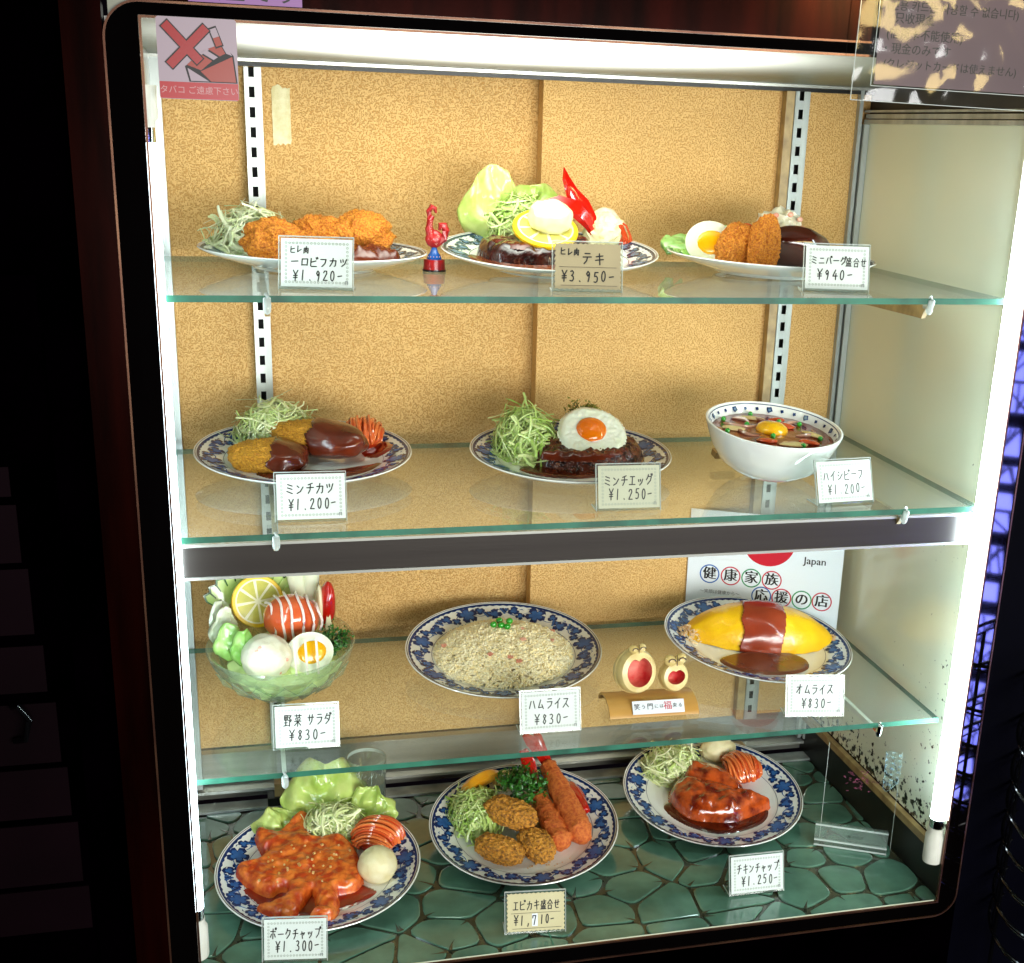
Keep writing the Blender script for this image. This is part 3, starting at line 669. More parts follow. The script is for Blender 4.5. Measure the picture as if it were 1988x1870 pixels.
def rim_pattern(scale=1):
    mb = MB(); R_ = random.Random(8)
    band(mb, .1474, .1502, 0, .00045, 160, 1, .0016); band(mb, .1502, .1506, 0, .00045); band(mb, .1135, .1142, 0, .0004)
    band(mb, .1520, .15485, 2, .0004)
    vs = []; n = 240                                                 # the vine
    for k in range(n):
        a = 2*pi*k/n; rc = .131+.0065*sin(a*14); vs += [((rc-.0008)*cos(a), (rc-.0008)*sin(a), zrim(rc)+.0004), ((rc+.0008)*cos(a), (rc+.0008)*sin(a), zrim(rc)+.0004)]
    mb.add(vs, [(2*k, 2*k+1, (2*k+3) % (2*n), (2*k+2) % (2*n)) for k in range(n)], 1)
    for k in range(7):
        a = 2*pi*(k+.1*R_.random())/7; u = 2*pi/7
        s = .0172; rt = R_.uniform(0, 6); flat(mb, leafshape(a, .1315, s, rt), 0, .0006); flat(mb, leafshape(a, .1315, s*.66, rt), 1, .0010)
        for j, (da, dr, ss) in enumerate([(.33, .004, .0072), (.60, -.0045, .0088), (.80, .0055, .0062), (.22, -.007, .0058)]):
            rt = R_.uniform(0, 6); flat(mb, leafshape(a+da*u, .131+dr, ss*1.35, rt, 3+j % 2), 0, .0006); flat(mb, leafshape(a+da*u, .131+dr, ss*.75, rt, 3), 1, .0010)
        for (da, dr) in ((.46, .003), (.71, -.004)):                 # grapes
            for row in range(4):
                for c in range(4-row):
                    aa = a+da*u+(c-(3-row)/2)*.0036/.13+R_.uniform(-.002, .002); rr = .131+dr+(1.5-row)*.0032
                    flat(mb, [(aa+.0023*cos(t)/.13, rr+.0023*sin(t)) for t in [2*pi*q/6 for q in range(6)]], (row+c) % 2, .0007)
    for k in range(64):                                              # tendrils
        a = 2*pi*k/64; r0 = .131+R_.uniform(-.01, .012); 
        flat(mb, [(a, r0), (a+.03, r0+.0034), (a+.065, r0+.001), (a+.03, r0+.0014)], k % 2, .0005)
    return mb
_pl = {}
def plate(parent, faded=False, R0=.1556):
    k = 'f' if faded else 'n'; s = R0/.1556
    if 'p' not in _pl:
        mb = MB(); mb.lathe(PROF_IN+PROF_OUT, 96); _pl['p'] = mb; _pl['r'] = rim_pattern()
    if 'me' not in _pl: o = obj('plate', _pl['p'], 'porcelain', parent); _pl['me'] = o.data
    else: o = obj('plate', None, None, parent, me=_pl['me'])
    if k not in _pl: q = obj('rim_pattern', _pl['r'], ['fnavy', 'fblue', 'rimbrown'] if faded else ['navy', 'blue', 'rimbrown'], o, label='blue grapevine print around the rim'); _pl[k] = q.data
    else: q = obj('rim_pattern', None, None, o, me=_pl[k], label='blue grapevine print around the rim')
    q.rotation_euler.z = random.Random(len(C.objects)).uniform(0, 6)
    o.scale = (s, s, 1)
    return o
def dish(label, loc, rot, faded=False, R0=.1556, name='plate_of_food', group='sample dishes on grapevine plates'):
    t = thing(name, label, 'food sample', loc, (rot[0], rot[1], 0), group); plate(t, faded, R0); return t
def prop(t, x, y, z, m='block'):
    obj('prop_block', MB().box(x-.022, x+.022, y-.008, y+.008, -.0005+z, .0035), m, t, False)

# --- top shelf, left: bite-size fillet cutlets
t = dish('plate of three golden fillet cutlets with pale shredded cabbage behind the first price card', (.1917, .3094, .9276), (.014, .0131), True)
obj('shredded_cabbage', shreds(MB(), (-.085, .055, .012), (.052, .050, .058), 300, seed=1, Ln=.05), 'cabbage_w', t, kind='stuff')
for k, (c, r, rz, rx) in enumerate([((-.056, .008, .034), (.043, .032, .028), 14, 14), ((.010, .056, .036), (.046, .028, .029), -12, -5), ((.070, .056, .040), (.046, .036, .034), 16, 10)]):
    obj('cutlet', blob(MB(), c, r, rz, rx, n=.22, ns=2.4, sub=5, seed=k+1, crumb=.0030, flat=.007), 'crumb', t)
mb = MB(); slab(mb, [(.045, -.028), (.062, .025), (.078, .040), (.098, .022), (.118, -.005), (.095, -.022), (.070, -.032)], .009, .022, .022, bump=.006, bsc=90, seed=3); obj('sauce', mb, 'brownsauce', t)
obj('parsley', sprig(MB(), (-.02, .098, .030), .024, 16), 'parsley', t)
obj('mashed_potato', blob(MB(), (.018, .098, .036), (.028, .020, .026), sub=3, n=.1), 'potato_w', t)
# --- top shelf, middle: fillet steak
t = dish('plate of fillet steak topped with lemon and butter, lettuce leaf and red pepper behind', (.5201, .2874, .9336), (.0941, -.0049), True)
mb = MB(); slab(mb, [(-.100, .020), (-.085, .055), (-.045, .065), (.0, .070), (.060, .075), (.075, .045), (.062, .0), (.020, -.035), (-.030, -.045), (-.080, -.025)], .009, .026, .014, bump=.004, bsc=70, seed=2); obj('steak', mb, 'steak', t)
mb = MB(); slab(mb, [(-.118, -.004), (-.10, .018), (-.04, -.02), (.03, -.03), (.075, -.02), (.055, -.07), (.02, -.088), (-.03, -.075), (-.08, -.058), (-.108, -.03)], .0085, .003, .006, cell=.004); obj('sauce', mb, 'brownsauce_l', t)
mb = MB(); slab(mb, [(-.085, .02), (-.06, .045), (-.02, .03), (.0, .01), (-.03, -.03), (-.06, -.028)], .033, .005, .012, bump=.003, bsc=80); obj('glaze', mb, 'brownsauce', t)
def citrus(parent, c, R0, rx=0, rz=0, th=.006, name='lemon_slice', seg=8):
    M = T(*c) @ RZ(rz) @ RX(rx)
    mb = MB(); mb.lathe([(R0*.86, -th/2), (R0*.97, -th/2), (R0, -th*.3), (R0, th*.3), (R0*.97, th/2), (R0*.86, th/2)], 40); mb.xf(M); o = obj(name, mb, 'lemonskin', parent)
    mb = MB(); mb.lathe([(0, -th*.45), (R0*.9, -th*.45), (R0*.9, th*.46), (0, th*.46)], 40); mb.xf(M); obj('pith', mb, 'lemonpith', o)
    mb = MB()
    for k in range(seg):
        a0 = 2*pi*k/seg+.07; a1 = 2*pi*(k+1)/seg-.07
        pts = [(R0*.10*cos((a0+a1)/2), R0*.10*sin((a0+a1)/2))]+[(R0*.80*cos(a0+(a1-a0)*j/6), R0*.80*sin(a0+(a1-a0)*j/6)) for j in range(7)]
        mb.prism(pts, -th*.52, th*.55)
    mb.xf(M); obj('flesh', mb, 'lemonflesh', o); return o
citrus(t, (-.006, .006, .052), .047, 24, 0, .007)
obj('butter_pat', blob(MB(), (.0, .003, .070), (.031, .026, .020), rx=20, n=.10, sq=.75, sub=4, seed=4), 'scallop', t)
mb = MB(); leafsheet(mb, (-.052, .105, .012), .055, .112, 14, back=.010, cup=.028, ruf=.006, lean=6, seed=1); leafsheet(mb, (.005, .13, .03), .06, .065, -10, cup=.012, ruf=.006, seed=3); onplate(mb); obj('lettuce', mb, 'lettuce', t, solid=.0012)
obj('shredded_cabbage', shreds(MB(), (-.022, .085, .035), (.050, .034, .048), 240, seed=7, Ln=.046, zmin=.01), 'cabbage_g', t, kind='stuff')
mb = MB()
def horn(mb, pts, wds, thick=.004):
    vs = []; n = len(pts)
    for i, (p, w_) in enumerate(zip(pts, wds)):
        p = Vector(p); d = (Vector(pts[min(i+1, n-1)])-Vector(pts[max(i-1, 0)])).normalized(); s = d.cross(Vector((0, -1, .2))).normalized()*w_; q = Vector((0, thick, 0))
        vs += [p-s, p+s*.3-q, p+s, p+s*.3+q*.3]
    mb.add(vs, [(i*4+k, i*4+(k+1) % 4, i*4+4+(k+1) % 4, i*4+4+k) for i in range(n-1) for k in range(4)]+[(0, 1, 2, 3), tuple(range(4*n-4, 4*n))])
horn(mb, [(.036, .085, .128), (.040, .085, .112), (.050, .083, .092), (.064, .080, .074), (.076, .075, .055), (.082, .07, .035)], [.0008, .006, .010, .014, .012, .006])
horn(mb, [(-.012, .065, .062), (.004, .064, .076), (.026, .064, .080), (.050, .066, .073), (.070, .070, .055), (.080, .070, .040)], [.001, .008, .011, .012, .010, .005])
obj('red_pepper', mb, 'redveg', t)
obj('mashed_potato', blob(MB(), (.104, .082, .034), (.032, .024, .030), sub=4, n=.25, ns=5, crumb=.001, cs=150), 'potato', t)
obj('mashed_potato', blob(MB(), (.112, .120, .040), (.026, .02, .026), sub=3, n=.1), 'potato_w', t)
mb = MB(); R_ = random.Random(2)
for k in range(12):
    x = .122+R_.uniform(-.008, .010); mb.tube([(x-.012, .075, .052+R_.uniform(-.004, .004)), (x, .068, .048), (x+.006, .064, .034), (x+.008+R_.uniform(-.003, .006), .060, .018)], .0014, 5)
obj('carrot_strings', mb, 'carrot', t)
# --- top shelf, right: mini hamburg combination
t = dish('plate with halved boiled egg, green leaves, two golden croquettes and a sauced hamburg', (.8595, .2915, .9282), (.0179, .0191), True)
mb = MB(); leafsheet(mb, (-.080, .070, .022), .030, .060, 78, back=.03, cup=.012, ruf=.004, lean=50, seed=2); leafsheet(mb, (-.060, .085, .034), .034, .060, 68, back=.03, cup=.012, ruf=.004, lean=62, seed=5)
leafsheet(mb, (-.085, .045, .014), .030, .050, 100, back=.02, cup=.01, ruf=.003, lean=55, seed=6); leafsheet(mb, (-.028, .07, .018), .03, .045, 20, back=.02, cup=.01, ruf=.004, lean=10, seed=8); onplate(mb); obj('green_leaf', mb, 'leafgreen', t, solid=.0012)
def half_egg(parent, c, R0, rx, rz, ry=0, yol='yolk_y', lab=None):
    M = T(*c) @ RZ(rz) @ RX(rx) @ RY(ry)
    mb = MB(); blob(mb, (0, 0, 0), (R0*1.16, R0, R0*.85), sub=4, n=.02); mb.v = [(x, y, min(z, 0)) for x, y, z in mb.v]; mb.xf(M); e = obj('boiled_egg', mb, 'eggwhite', parent, label=lab)
    mb = MB(); blob(mb, (R0*.1, 0, 0), (R0*.70, R0*.56, R0*.10), sub=4, n=.04); mb.xf(M); obj('yolk', mb, yol, e); return e
half_egg(t, (-.093, .012, .040), .0315, 74, -12, 0)
obj('croquette', blob(MB(), (-.060, -.002, .036), (.027, .022, .036), 0, 10, 14, n=.14, sub=5, seed=9, crumb=.0030, flat=.008), 'crumb', t)
obj('croquette', blob(MB(), (-.022, -.022, .040), (.026, .020, .048), 8, 18, -8, n=.14, sub=5, seed=12, crumb=.0030, flat=.008), 'crumb', t)
mb = MB(); blob(mb, (.040, .005, .036), (.056, .026, .034), -6, 32, 8, n=.06, sub=4, seed=2, sq=.9, flat=.008); obj('hamburg', mb, 'glaze', t)
obj('potato_salad', blob(MB(), (.044, .085, .058), (.038, .028, .030), sub=4, n=.3, ns=4, crumb=.0012, cs=120), 'potato_w', t)
mb = MB()
for k in range(9): a = k*.7; blob(mb, (.044+.03*cos(a), .062-.004*(k % 3), .062+.02*sin(a)), (.005, .003, .004), sub=2, n=.1)
obj('ham_bit', mb, 'ham', t)
obj('fried_potato', blob(MB(), (.092, .060, .034), (.028, .02, .020), sub=4, n=.2, crumb=.001), 'crumb_y', t)
obj('tomato_wedge', blob(MB(), (-.012, .075, .055), (.014, .010, .010), sub=3, n=.05), 'tomato', t)
prop(t, -.02, .07, -.002)
# --- middle shelf, left: minced cutlet
t = dish('plate of two minced-meat cutlets under dark sauce with spaghetti nest and cabbage', (.1708, .3247, .6398), (.0639, .009))
obj('shredded_cabbage', shreds(MB(), (-.038, .085, .012), (.060, .048, .056), 330, seed=21, Ln=.05), 'cabbage', t, kind='stuff')
A = dict(c=(-.052, -.026, .024), r=(.056, .040, .022), rz=-12, rx=6, n=.10, ns=2, sub=5, seed=31)
B = dict(c=(.022, .016, .038), r=(.076, .034, .024), rz=-31, rx=10, n=.10, ns=2, sub=5, seed=35)
a_ = obj('cutlet', blob(MB(), crumb=.0030, flat=.008, **A), 'crumb_y', t)
obj('sauce', blob(MB(), infl=.0026, keep=lambda p: p.x*.9-p.y*.25+.008*noise.noise(p*60) > .008, **A), 'brownsauce', a_, solid=.001)
a_ = obj('cutlet', blob(MB(), crumb=.0030, flat=.010, **B), 'crumb_y', t)
obj('sauce', blob(MB(), infl=.0030, keep=lambda p: p.x-p.y*.30+.010*noise.noise(p*55) > -.012, **B), 'brownsauce', a_, solid=.001)
mb = MB(); slab(mb, [(-.070, -.055), (-.03, -.045), (.03, -.05), (.08, -.035), (.106, -.030), (.095, -.052), (.06, -.074), (.01, -.088), (-.04, -.084)], .0085, .003, .006, cell=.004); obj('sauce', mb, 'brownsauce', t)
obj('spaghetti_nest', nest(MB(), (.092, .062, .022), (.034, .034, .030), 22, az=50, seed=4), 'spag', t)
mb = MB(); slab(mb, ell(.108, .030, .022, .026, 0), .009, .003, .006, cell=.004); obj('ketchup', mb, 'redsauce', t)
# --- middle shelf, centre: hamburg with fried egg
t = dish('plate with dark hamburg steak topped by a fried egg beside bright green cabbage', (.5599, .2806, .6396), (.0626, .0055), R0=.1515)
obj('shredded_cabbage', shreds(MB(), (-.060, .040, .012), (.046, .058, .062), 340, seed=41, Ln=.05), 'cabbage_g', t, kind='stuff')
mb = MB(); slab(mb, ell(.024, .002, .090, .060, -4, 16, .04, 3), .009, .034, .030, bump=.004, bsc=110, seed=5, top=lambda x, y: .008*(y/.05)); obj('hamburg', mb, 'meat', t)
mb = MB(); slab(mb, [(-.085, -.036), (-.059, -.024), (.019, -.036), (.096, .001), (.113, -.007), (.103, -.032), (.081, -.052), (.042, -.072), (-.010, -.082), (-.057, -.068)], .0085, .003, .006, cell=.004); obj('sauce', mb, 'brownsauce', t)
mb = MB(); slab(mb, [(-.055, -.035), (-.03, -.02), (.02, -.028), (.08, -.02), (.07, -.042), (.03, -.054), (-.02, -.050)], .0265, .010, .012, bump=.004, bsc=70); obj('glaze', mb, 'brownsauce', t)
M = T(.030, -.006, .052) @ RX(38)
mb = MB(); slab(mb, ell(0, 0, .0505, .048, 0, 18, .03, 6), 0, .0065, .010, bump=.0012, bsc=200, skirt=.3, onp=False); mb.lathe([(.0485, .0005), (.0500, -.0015), (.046, -.004), (0, -.004)], 40); mb.xf(M); e_ = obj('fried_egg', mb, 'eggwhite', t)
mb = MB(); blob(mb, (-.002, .004, .006), (.023, .0215, .009), sub=4, n=.04); mb.xf(M); obj('yolk', mb, 'yolk', e_)
obj('parsley', sprig(MB(), (.045, .105, .045), .030, 22, 6), 'parsley_y', t)

# --- middle shelf, right: beef stew bowl
t = thing('bowl_of_food', 'white bowl of brown beef stew with a raw yolk, onions, carrots and peas', 'food sample', (.852, .2219, .6401), (.1319, .0403, 0))
mb = MB(); mb.lathe([(0, .006), (.050, .008), (.072, .024), (.087, .045), (.0935, .060), (.097, .072), (.1005, .0755), (.1030, .0748), (.1028, .072), (.0975, .058), (.090, .040), (.076, .018), (.056, .004), (.043, 0), (.038, 0), (.036, .003), (0, .003)], 80); bw = obj('bowl', mb, 'porcelain', t)
mb = MB()
def bandc(mb, r0, z0, r1, z1, mi):
    n = 96; vs = []
    for k in range(n): a = 2*pi*k/n; vs += [(r0*cos(a), r0*sin(a), z0), (r1*cos(a), r1*sin(a), z1)]
    mb.add(vs, [(2*k, 2*k+1, (2*k+3) % (2*n), (2*k+2) % (2*n)) for k in range(n)], mi)
bandc(mb, .0963, .0722, .0970, .0733, 0)
for k in range(30):
    a = 2*pi*k/30; rr, zz = .0950, .0650; s = .0058 if k % 3 == 0 else .0034
    for j in range(1 if k % 3 else 2):
        pts = []
        for q in range(9):
            tt = 2*pi*q/9; g = s*(1-.45*j)*(1 if q % 2 else .7); pts.append((g*cos(tt), g*sin(tt)))
        u = Vector((-sin(a), cos(a), 0)); v = Vector((cos(a)*.55, sin(a)*.55, .83)); c0 = Vector(((rr-.0012-.0005*j)*cos(a), (rr-.0012-.0005*j)*sin(a), zz+.001))
        mb.add([c0+u*x+v*y for x, y in pts]+[c0], [(i, (i+1) % 9, 9) for i in range(9)], 1 if j else 0)
obj('rim_pattern', mb, ['navy', 'fblue'], bw)
mb = MB(); mb.lathe([(0, .0585), (.04, .0582), (.075, .0575), (.0922, .0582)], 60, fn=lambda r, z, a: (r, z+.0010*noise.noise(Vector((r*cos(a)*70, r*sin(a)*70, 1))))); obj('stew', mb, 'stew', t)
obj('yolk', blob(MB(), (.006, .018, .0600), (.0245, .0235, .011), sub=4, n=.03), 'yolk_y', t)
R_ = random.Random(12)
for k, (x, y, l, w_, rz, m) in enumerate([(-.055, .02, .017, .009, -20, 'mushroom'), (.034, .036, .016, .011, -40, 'carrot'), (-.008, .065, .020, .005, -20, 'mushroom'), (.064, -.002, .018, .008, -50, 'mushroom'), (-.020, -.030, .016, .010, -10, 'carrot'),
                                          (.016, -.045, .022, .010, -5, 'mushroom'), (.045, -.035, .016, .009, -30, 'carrot'), (.030, .060, .015, .007, 10, 'carrot')]):
    obj({'mushroom': 'mushroom_slice', 'carrot': 'carrot_slice'}[m], blob(MB(), (x, y, .0600), (l, w_, .0032), rz, R_.uniform(-6, 6), n=.15, sub=3, seed=k), m, t)
for k, (x, y, R0, a0, a1) in enumerate([(-.035, .050, .030, 200, 330), (-.055, .045, .036, 10, 110), (.058, .028, .030, 60, 190), (.010, -.018, .036, 240, 330), (-.02, .012, .030, 170, 260), (.045, .012, .028, 250, 20+360), (.02, .075, .03, 200, 280)]):
    pts = [(x+R0*cos(radians(a0+(a1-a0)*i/9)), y+R0*.7*sin(radians(a0+(a1-a0)*i/9)), .0595+.0012*sin(i*.7)) for i in range(10)]
    pts = [p for p in pts if p[0]**2+p[1]**2 < .082**2]
    if len(pts) > 3: obj('onion_strip', MB().tube(pts, [.0012+.0022*sin(pi*i/(len(pts)-1)) for i in range(len(pts))], 6), 'onion', t)
for k, (x, y) in enumerate([(-.070, .006), (-.028, .036), (-.005, .082), (-.004, -.012), (.028, -.052), (.068, -.022), (.030, .050), (.060, .040), (-.058, .058)]):
    obj('pea', blob(MB(), (x, y, .0608), (.0042, .0042, .0042), sub=2, n=.05), 'pea', t)
obj('prop_block', MB().box(-.062, -.028, .055, .075, -.004, .006), 'block', t, False)

# --- lower shelf, left: vegetable salad in a cut glass bowl
t = thing('salad_bowl', 'cut glass bowl of salad with lemon slice, striped tomato, egg half and potato scoop', 'food sample', (.1299, .2981, .2952), (.0841, -.034, 0))
def facet(r, z, a):
    k = .0016*abs(((a/(2*pi)*16) % 1)*2-1) if .012 < z < .07 else 0
    return r+k*(1 if z > .03 else -1)*1.4, z
mb = MB(); mb.lathe([(0, .006), (.028, .007), (.055, .025), (.080, .048), (.097, .068), (.1045, .084), (.1075, .0855), (.1090, .083), (.1035, .066), (.090, .046), (.070, .024), (.046, .006), (.032, 0), (0, 0)], 64); gb = obj('bowl', mb, 'bowlglass', t)
mb = MB()                                       # diamond cuts on the outside
for k in range(16):
    a0 = 2*pi*k/16; d = 2*pi/32
    def P(a, r, z): return (r*cos(a), r*sin(a), z)
    q = [P(a0, .1035, .062), P(a0+d, .0885, .0395), P(a0, .0615, .0145), P(a0-d, .0885, .0395)]; c0 = P(a0, .0935, .038)
    mb.add(q+[c0], [(0, 1, 4), (1, 2, 4), (2, 3, 4), (3, 0, 4)])
    mb.tube([q[0], q[1], q[2]], .0008, 4); mb.tube([q[2], q[3], q[0]], .0008, 4)
obj('cut_pattern', mb, 'bowlglass', gb, False)
mb = MB(); blob(mb, (0, .004, .046), (.080, .080, .036), sub=4, n=.2, ns=5, seed=3); obj('lettuce_bed', mb, 'cabbage_g', t)
M0 = []
for k in range(11):                              # fan of cucumber
    f = k/10; a = radians(158-118*f); cx, cz = -.026, .088; R0 = .068
    mb = MB(); l = .030; poly = [(-l*.6, -.0085), (l*.2, -.010), (l*.55, -.0065), (l*.72, 0), (l*.55, .0065), (l*.2, .010), (-l*.6, .0085)]
    mb.prism(poly, -.0018, .0018); mm = T(cx+R0*cos(a), .112-.005*f, cz+R0*.82*sin(a)) @ RX(90) @ RZ(math.degrees(a)) @ RX(18); mb.xf(mm); c_ = obj('cucumber_slice', mb, 'cuke', t, False)
    mb = MB(); poly2 = [(l*.15, -.0112), (l*.56, -.0082), (l*.80, 0), (l*.56, .0082), (l*.15, .0112), (l*.18, .0092), (l*.50, .0062), (l*.66, 0), (l*.50, -.0062), (l*.18, -.0092)]
    mb.prism(poly2, -.0022, .0022); mb.xf(mm); obj('skin', mb, 'cukeskin', c_, False)
citrus(t, (-.030, .080, .116), .040, 68, 14, .006)
for k, (x, rz) in enumerate([(.030, -10), (.052, 4)]):
    mb = MB(); blob(mb, (x, .092, .140), (.013, .010, .052), 0, 0, rz, n=.05, sub=4, sq=.8); obj('radish_stick', mb, 'white_veg', t)
mb = MB(); blob(mb, (.018, .032, .106), (.042, .036, .038), -6, 20, 12, n=.03, sub=4); tm = obj('tomato', mb, 'tomato', t)
mb = MB()
for k, x in enumerate([-.032, -.019, -.006, .010, .024, .036]):
    pts = []
    for i in range(13):
        th = radians(-35+i*12.5); xx = x+.0014*sin(i*.9+k); q = 1-min(.95, (xx/.044)**2); q = sqrt(q); pts.append((.018+xx+.012*cos(th)*.6, .032-.0395*q*cos(th)*.98, .106+.0410*q*sin(th)))
    mb.tube(pts, .0021, 6)
obj('mayonnaise', mb, 'mayo', tm)
mb = MB(); blob(mb, (-.022, -.048, .086), (.037, .034, .034), n=.06, sub=5, seed=8, crumb=.0006, cs=120); ps = obj('potato_salad', mb, 'potato_w', t)
mb = MB()
for (x, z) in ((-.035, .108), (-.012, .084), (.006, .090), (-.005, .072), (-.030, .112)): blob(mb, (x, -.050-.030*sqrt(max(.05, 1-((z-.086)/.034)**2-((x+.022)/.037)**2)), z), (.003, .0015, .003), sub=2, n=0)
obj('ham_bit', mb, 'ham', ps)
e_ = half_egg(t, (.040, -.050, .088), .0300, 62, 10, 0)
mb = MB()
for x in (-.018, -.002, .014): mb.tube([(.038+x*.98-.002, -.0745+(-.004+.0115*i)*.50, .066+i*.0115) for i in range(5)], .0019, 6)
obj('mayonnaise', mb, 'mayo', e_)
for k, (p, W_, H_, az, ln) in enumerate([((-.078, .030, .072), .026, .062, 40, -4), ((-.070, -.010, .066), .026, .058, 20, 4), ((-.088, .055, .070), .024, .066, 62, -6), ((-.052, -.030, .066), .020, .060, 10, -6)]):
    mb = MB(); leafsheet(mb, p, W_, H_, az, back=.004, cup=.008, ruf=.003, lean=ln, seed=k, nu=12, nv=10); obj('lettuce_leaf', mb, 'leafgreen' if k % 2 else 'white_veg', t, solid=.0015)
mb = MB(); blob(mb, (.073, .058, .110), (.013, .020, .040), 10, 0, 6, n=.05, sub=4); ap = obj('apple_slice', mb, 'redveg', t)
mb = MB(); mb.prism([(-.006, -.03), (.006, -.03), (.001, .012)], -.0213, -.0205, 0, 'xz'); blob(mb, (-.010, .0, .0), (.006, .018, .037), sub=3, n=.03); mb.xf(T(.073, .060, .108)); obj('apple_flesh', mb, 'lemonpith', ap)
obj('parsley', sprig(MB(), (.074, -.012, .078), .030, 34, 9), 'parsley', t)

# --- lower shelf, centre: ham rice
t = dish('plate of yellowish ham fried rice with five green peas on top', (.4774, .3458, .3004), (.1089, -.0153), R0=.158)
def grains(mb, n, cx, cy, rx, ry, hz, seed, z0=.010, s=1.0, inner=None):
    R_ = random.Random(seed)
    for k in range(n):
        a = R_.uniform(0, 2*pi); q = sqrt(R_.random())
        if inner: q = inner+(1-inner)*q
        x, y = q*cos(a), q*sin(a); z = z0+hz*(1-q**2.4)**.8+R_.uniform(-.001, .0022)+.003*noise.noise(Vector((x*6, y*6, 0)))
        d = Vector((R_.gauss(0, 1), R_.gauss(0, 1), R_.gauss(0, .45))).normalized()*.0036*s; u = d.cross(Vector((R_.random(), .3, 1))).normalized()*.0013*s; v = d.normalized().cross(u)
        c = Vector((cx+x*rx, cy+y*ry, z)); vs = [c-d]+[c+e*f*.9+d*g for g in (-.45, .45) for e, f in ((u, 1), (v, 1), (u, -1), (v, -1))]+[c+d]
        fs = [(0, 1+(i+1) % 4, 1+i) for i in range(4)]+[(1+i, 1+(i+1) % 4, 5+(i+1) % 4, 5+i) for i in range(4)]+[(9, 5+i, 5+(i+1) % 4) for i in range(4)]
        mb.add(vs, fs, 0, R_.random()**2)
mb = MB(); slab(mb, ell(.0, .004, .100, .095, 0, 20, .02), .0085, .022, .07, cell=.004, bump=.003, bsc=60, a=.2); grains(mb, 8500, .0, .004, .112, .108, .028, 5, s=1.25); obj('ham_rice', mb, 'rice', t, kind='stuff')
for k, (x, y) in enumerate([(.002, .052), (.018, .048), (-.010, .040), (.002, .036), (.011, .030)]): obj('pea', blob(MB(), (x, y, .046), (.0058, .0055, .0054), sub=3, n=.05), 'pea', t)
for k, (x, y, a) in enumerate([(.030, -.006, 20), (.078, .0, -30), (-.094, .020, 10), (.0, -.052, -12), (.036, .034, 30), (.090, .045, -20), (-.03, -.04, 40), (.012, -.062, 0)]):
    mb = MB(); mb.box(-.0045, .0045, -.003, .003, -.001, .0006); mb.xf(T(x, y, .0425-.022*((x/.11)**2+(y/.1)**2)) @ RZ(a) @ RX(12)); obj('ham_bit', mb, 'ham', t, False)
# --- lower shelf, right: omelette rice
t = dish('plate with big yellow omelette crossed by brown sauce in front of the white poster', (.9024, .3190, .3002), (.0875, .0636), R0=.158)
def omel(infl=0, keep=None):
    mb = MB(); nx, na = 170, 64; vs = []
    for i in range(nx+1):
        s = i/nx*2-1; w_ = max(.0, (1-abs(s)**2.1))**.75*.058+.0008; h = .060*max(0, 1-abs(s)**2.2)**.7+.001; x = s*.134
        for j in range(na+1):
            a = pi*j/na; y = -cos(a)*w_*(1 if cos(a) > 0 else 1.0)-.006*s*s; z = sin(a)**.9*h+.0008*noise.noise(Vector((x*40, a*2, 0)))*3
            n_ = Vector((0, -cos(a), sin(a))); p = Vector((x, y, z))+n_*infl; vs.append(p)
    ok = [keep is None or keep(p) for p in vs]; fs = []
    for i in range(nx):
        for j in range(na):
            f = (i*(na+1)+j, i*(na+1)+j+1, (i+1)*(na+1)+j+1, (i+1)*(na+1)+j)
            if all(ok[q] for q in f): fs.append(f)
    used = sorted({i for f in fs for i in f}); ix = {j: i for i, j in enumerate(used)}
    mb.add([vs[j] for j in used], [tuple(ix[i] for i in f) for f in fs]); return mb.xf(T(.014, .030, .009) @ RZ(-8))
om = obj('omelette', omel(), 'omelette', t)
obj('sauce', omel(.0022, lambda p: abs(p.x+.002-.10*p.y+.006*noise.noise(p*50)) < .036 and p.y < .022), 'omsauce', om, solid=.0016)
mb = MB(); slab(mb, [(-.083, -.052), (-.061, -.034), (-.010, -.020), (.045, -.026), (.068, -.052), (.060, -.080), (.034, -.097), (-.002, -.102), (-.046, -.098), (-.073, -.081)], .0085, .0035, .006, cell=.003); obj('sauce', mb, 'brownsauce_l', t)
mb = MB(); grains(mb, 170, -.112, .030, .022, .028, .016, 3); grains(mb, 110, .138, .006, .014, .018, .012, 4); obj('chicken_rice', mb, 'rice_o', t, kind='stuff')

# --- floor, left: pork chap
t = dish('plate of large red-glazed pork chop with white potato ball and orange spaghetti', (.1708, .2305, .0086), (.0968, -.0296))
pork = [(-.127, .005), (-.121, .027), (-.096, .035), (-.079, .056), (-.087, .061), (-.097, .095), (-.088, .115), (-.059, .106), (-.034, .134), (-.021, .143), (-.006, .132), (-.003, .083), (.025, .081), (.050, .062), (.065, .013), (.065, -.042), (.053, -.065), (.031, -.069), (.025, -.072), (.025, -.097), (.016, -.129), (.002, -.135), (-.022, -.127), (-.011, -.099), (-.013, -.061), (-.017, -.063), (-.028, -.086), (-.045, -.110), (-.066, -.116), (-.094, -.091), (-.094, -.085), (-.059, -.067), (-.052, -.047), (-.064, -.044), (-.078, -.054), (-.103, -.033)]
pork = [(x*.97, y*.93) for x, y in pork]
mb = MB(); slab(mb, pork, .011, .020, .013, cell=.0017, bump=.0040, bsc=60, seed=6, top=lambda x, y: .004*noise.noise(Vector((x*25, y*25, 5)))); pk = obj('pork_chop', mb, 'pork', t)
mb = MB(); R_ = random.Random(3)
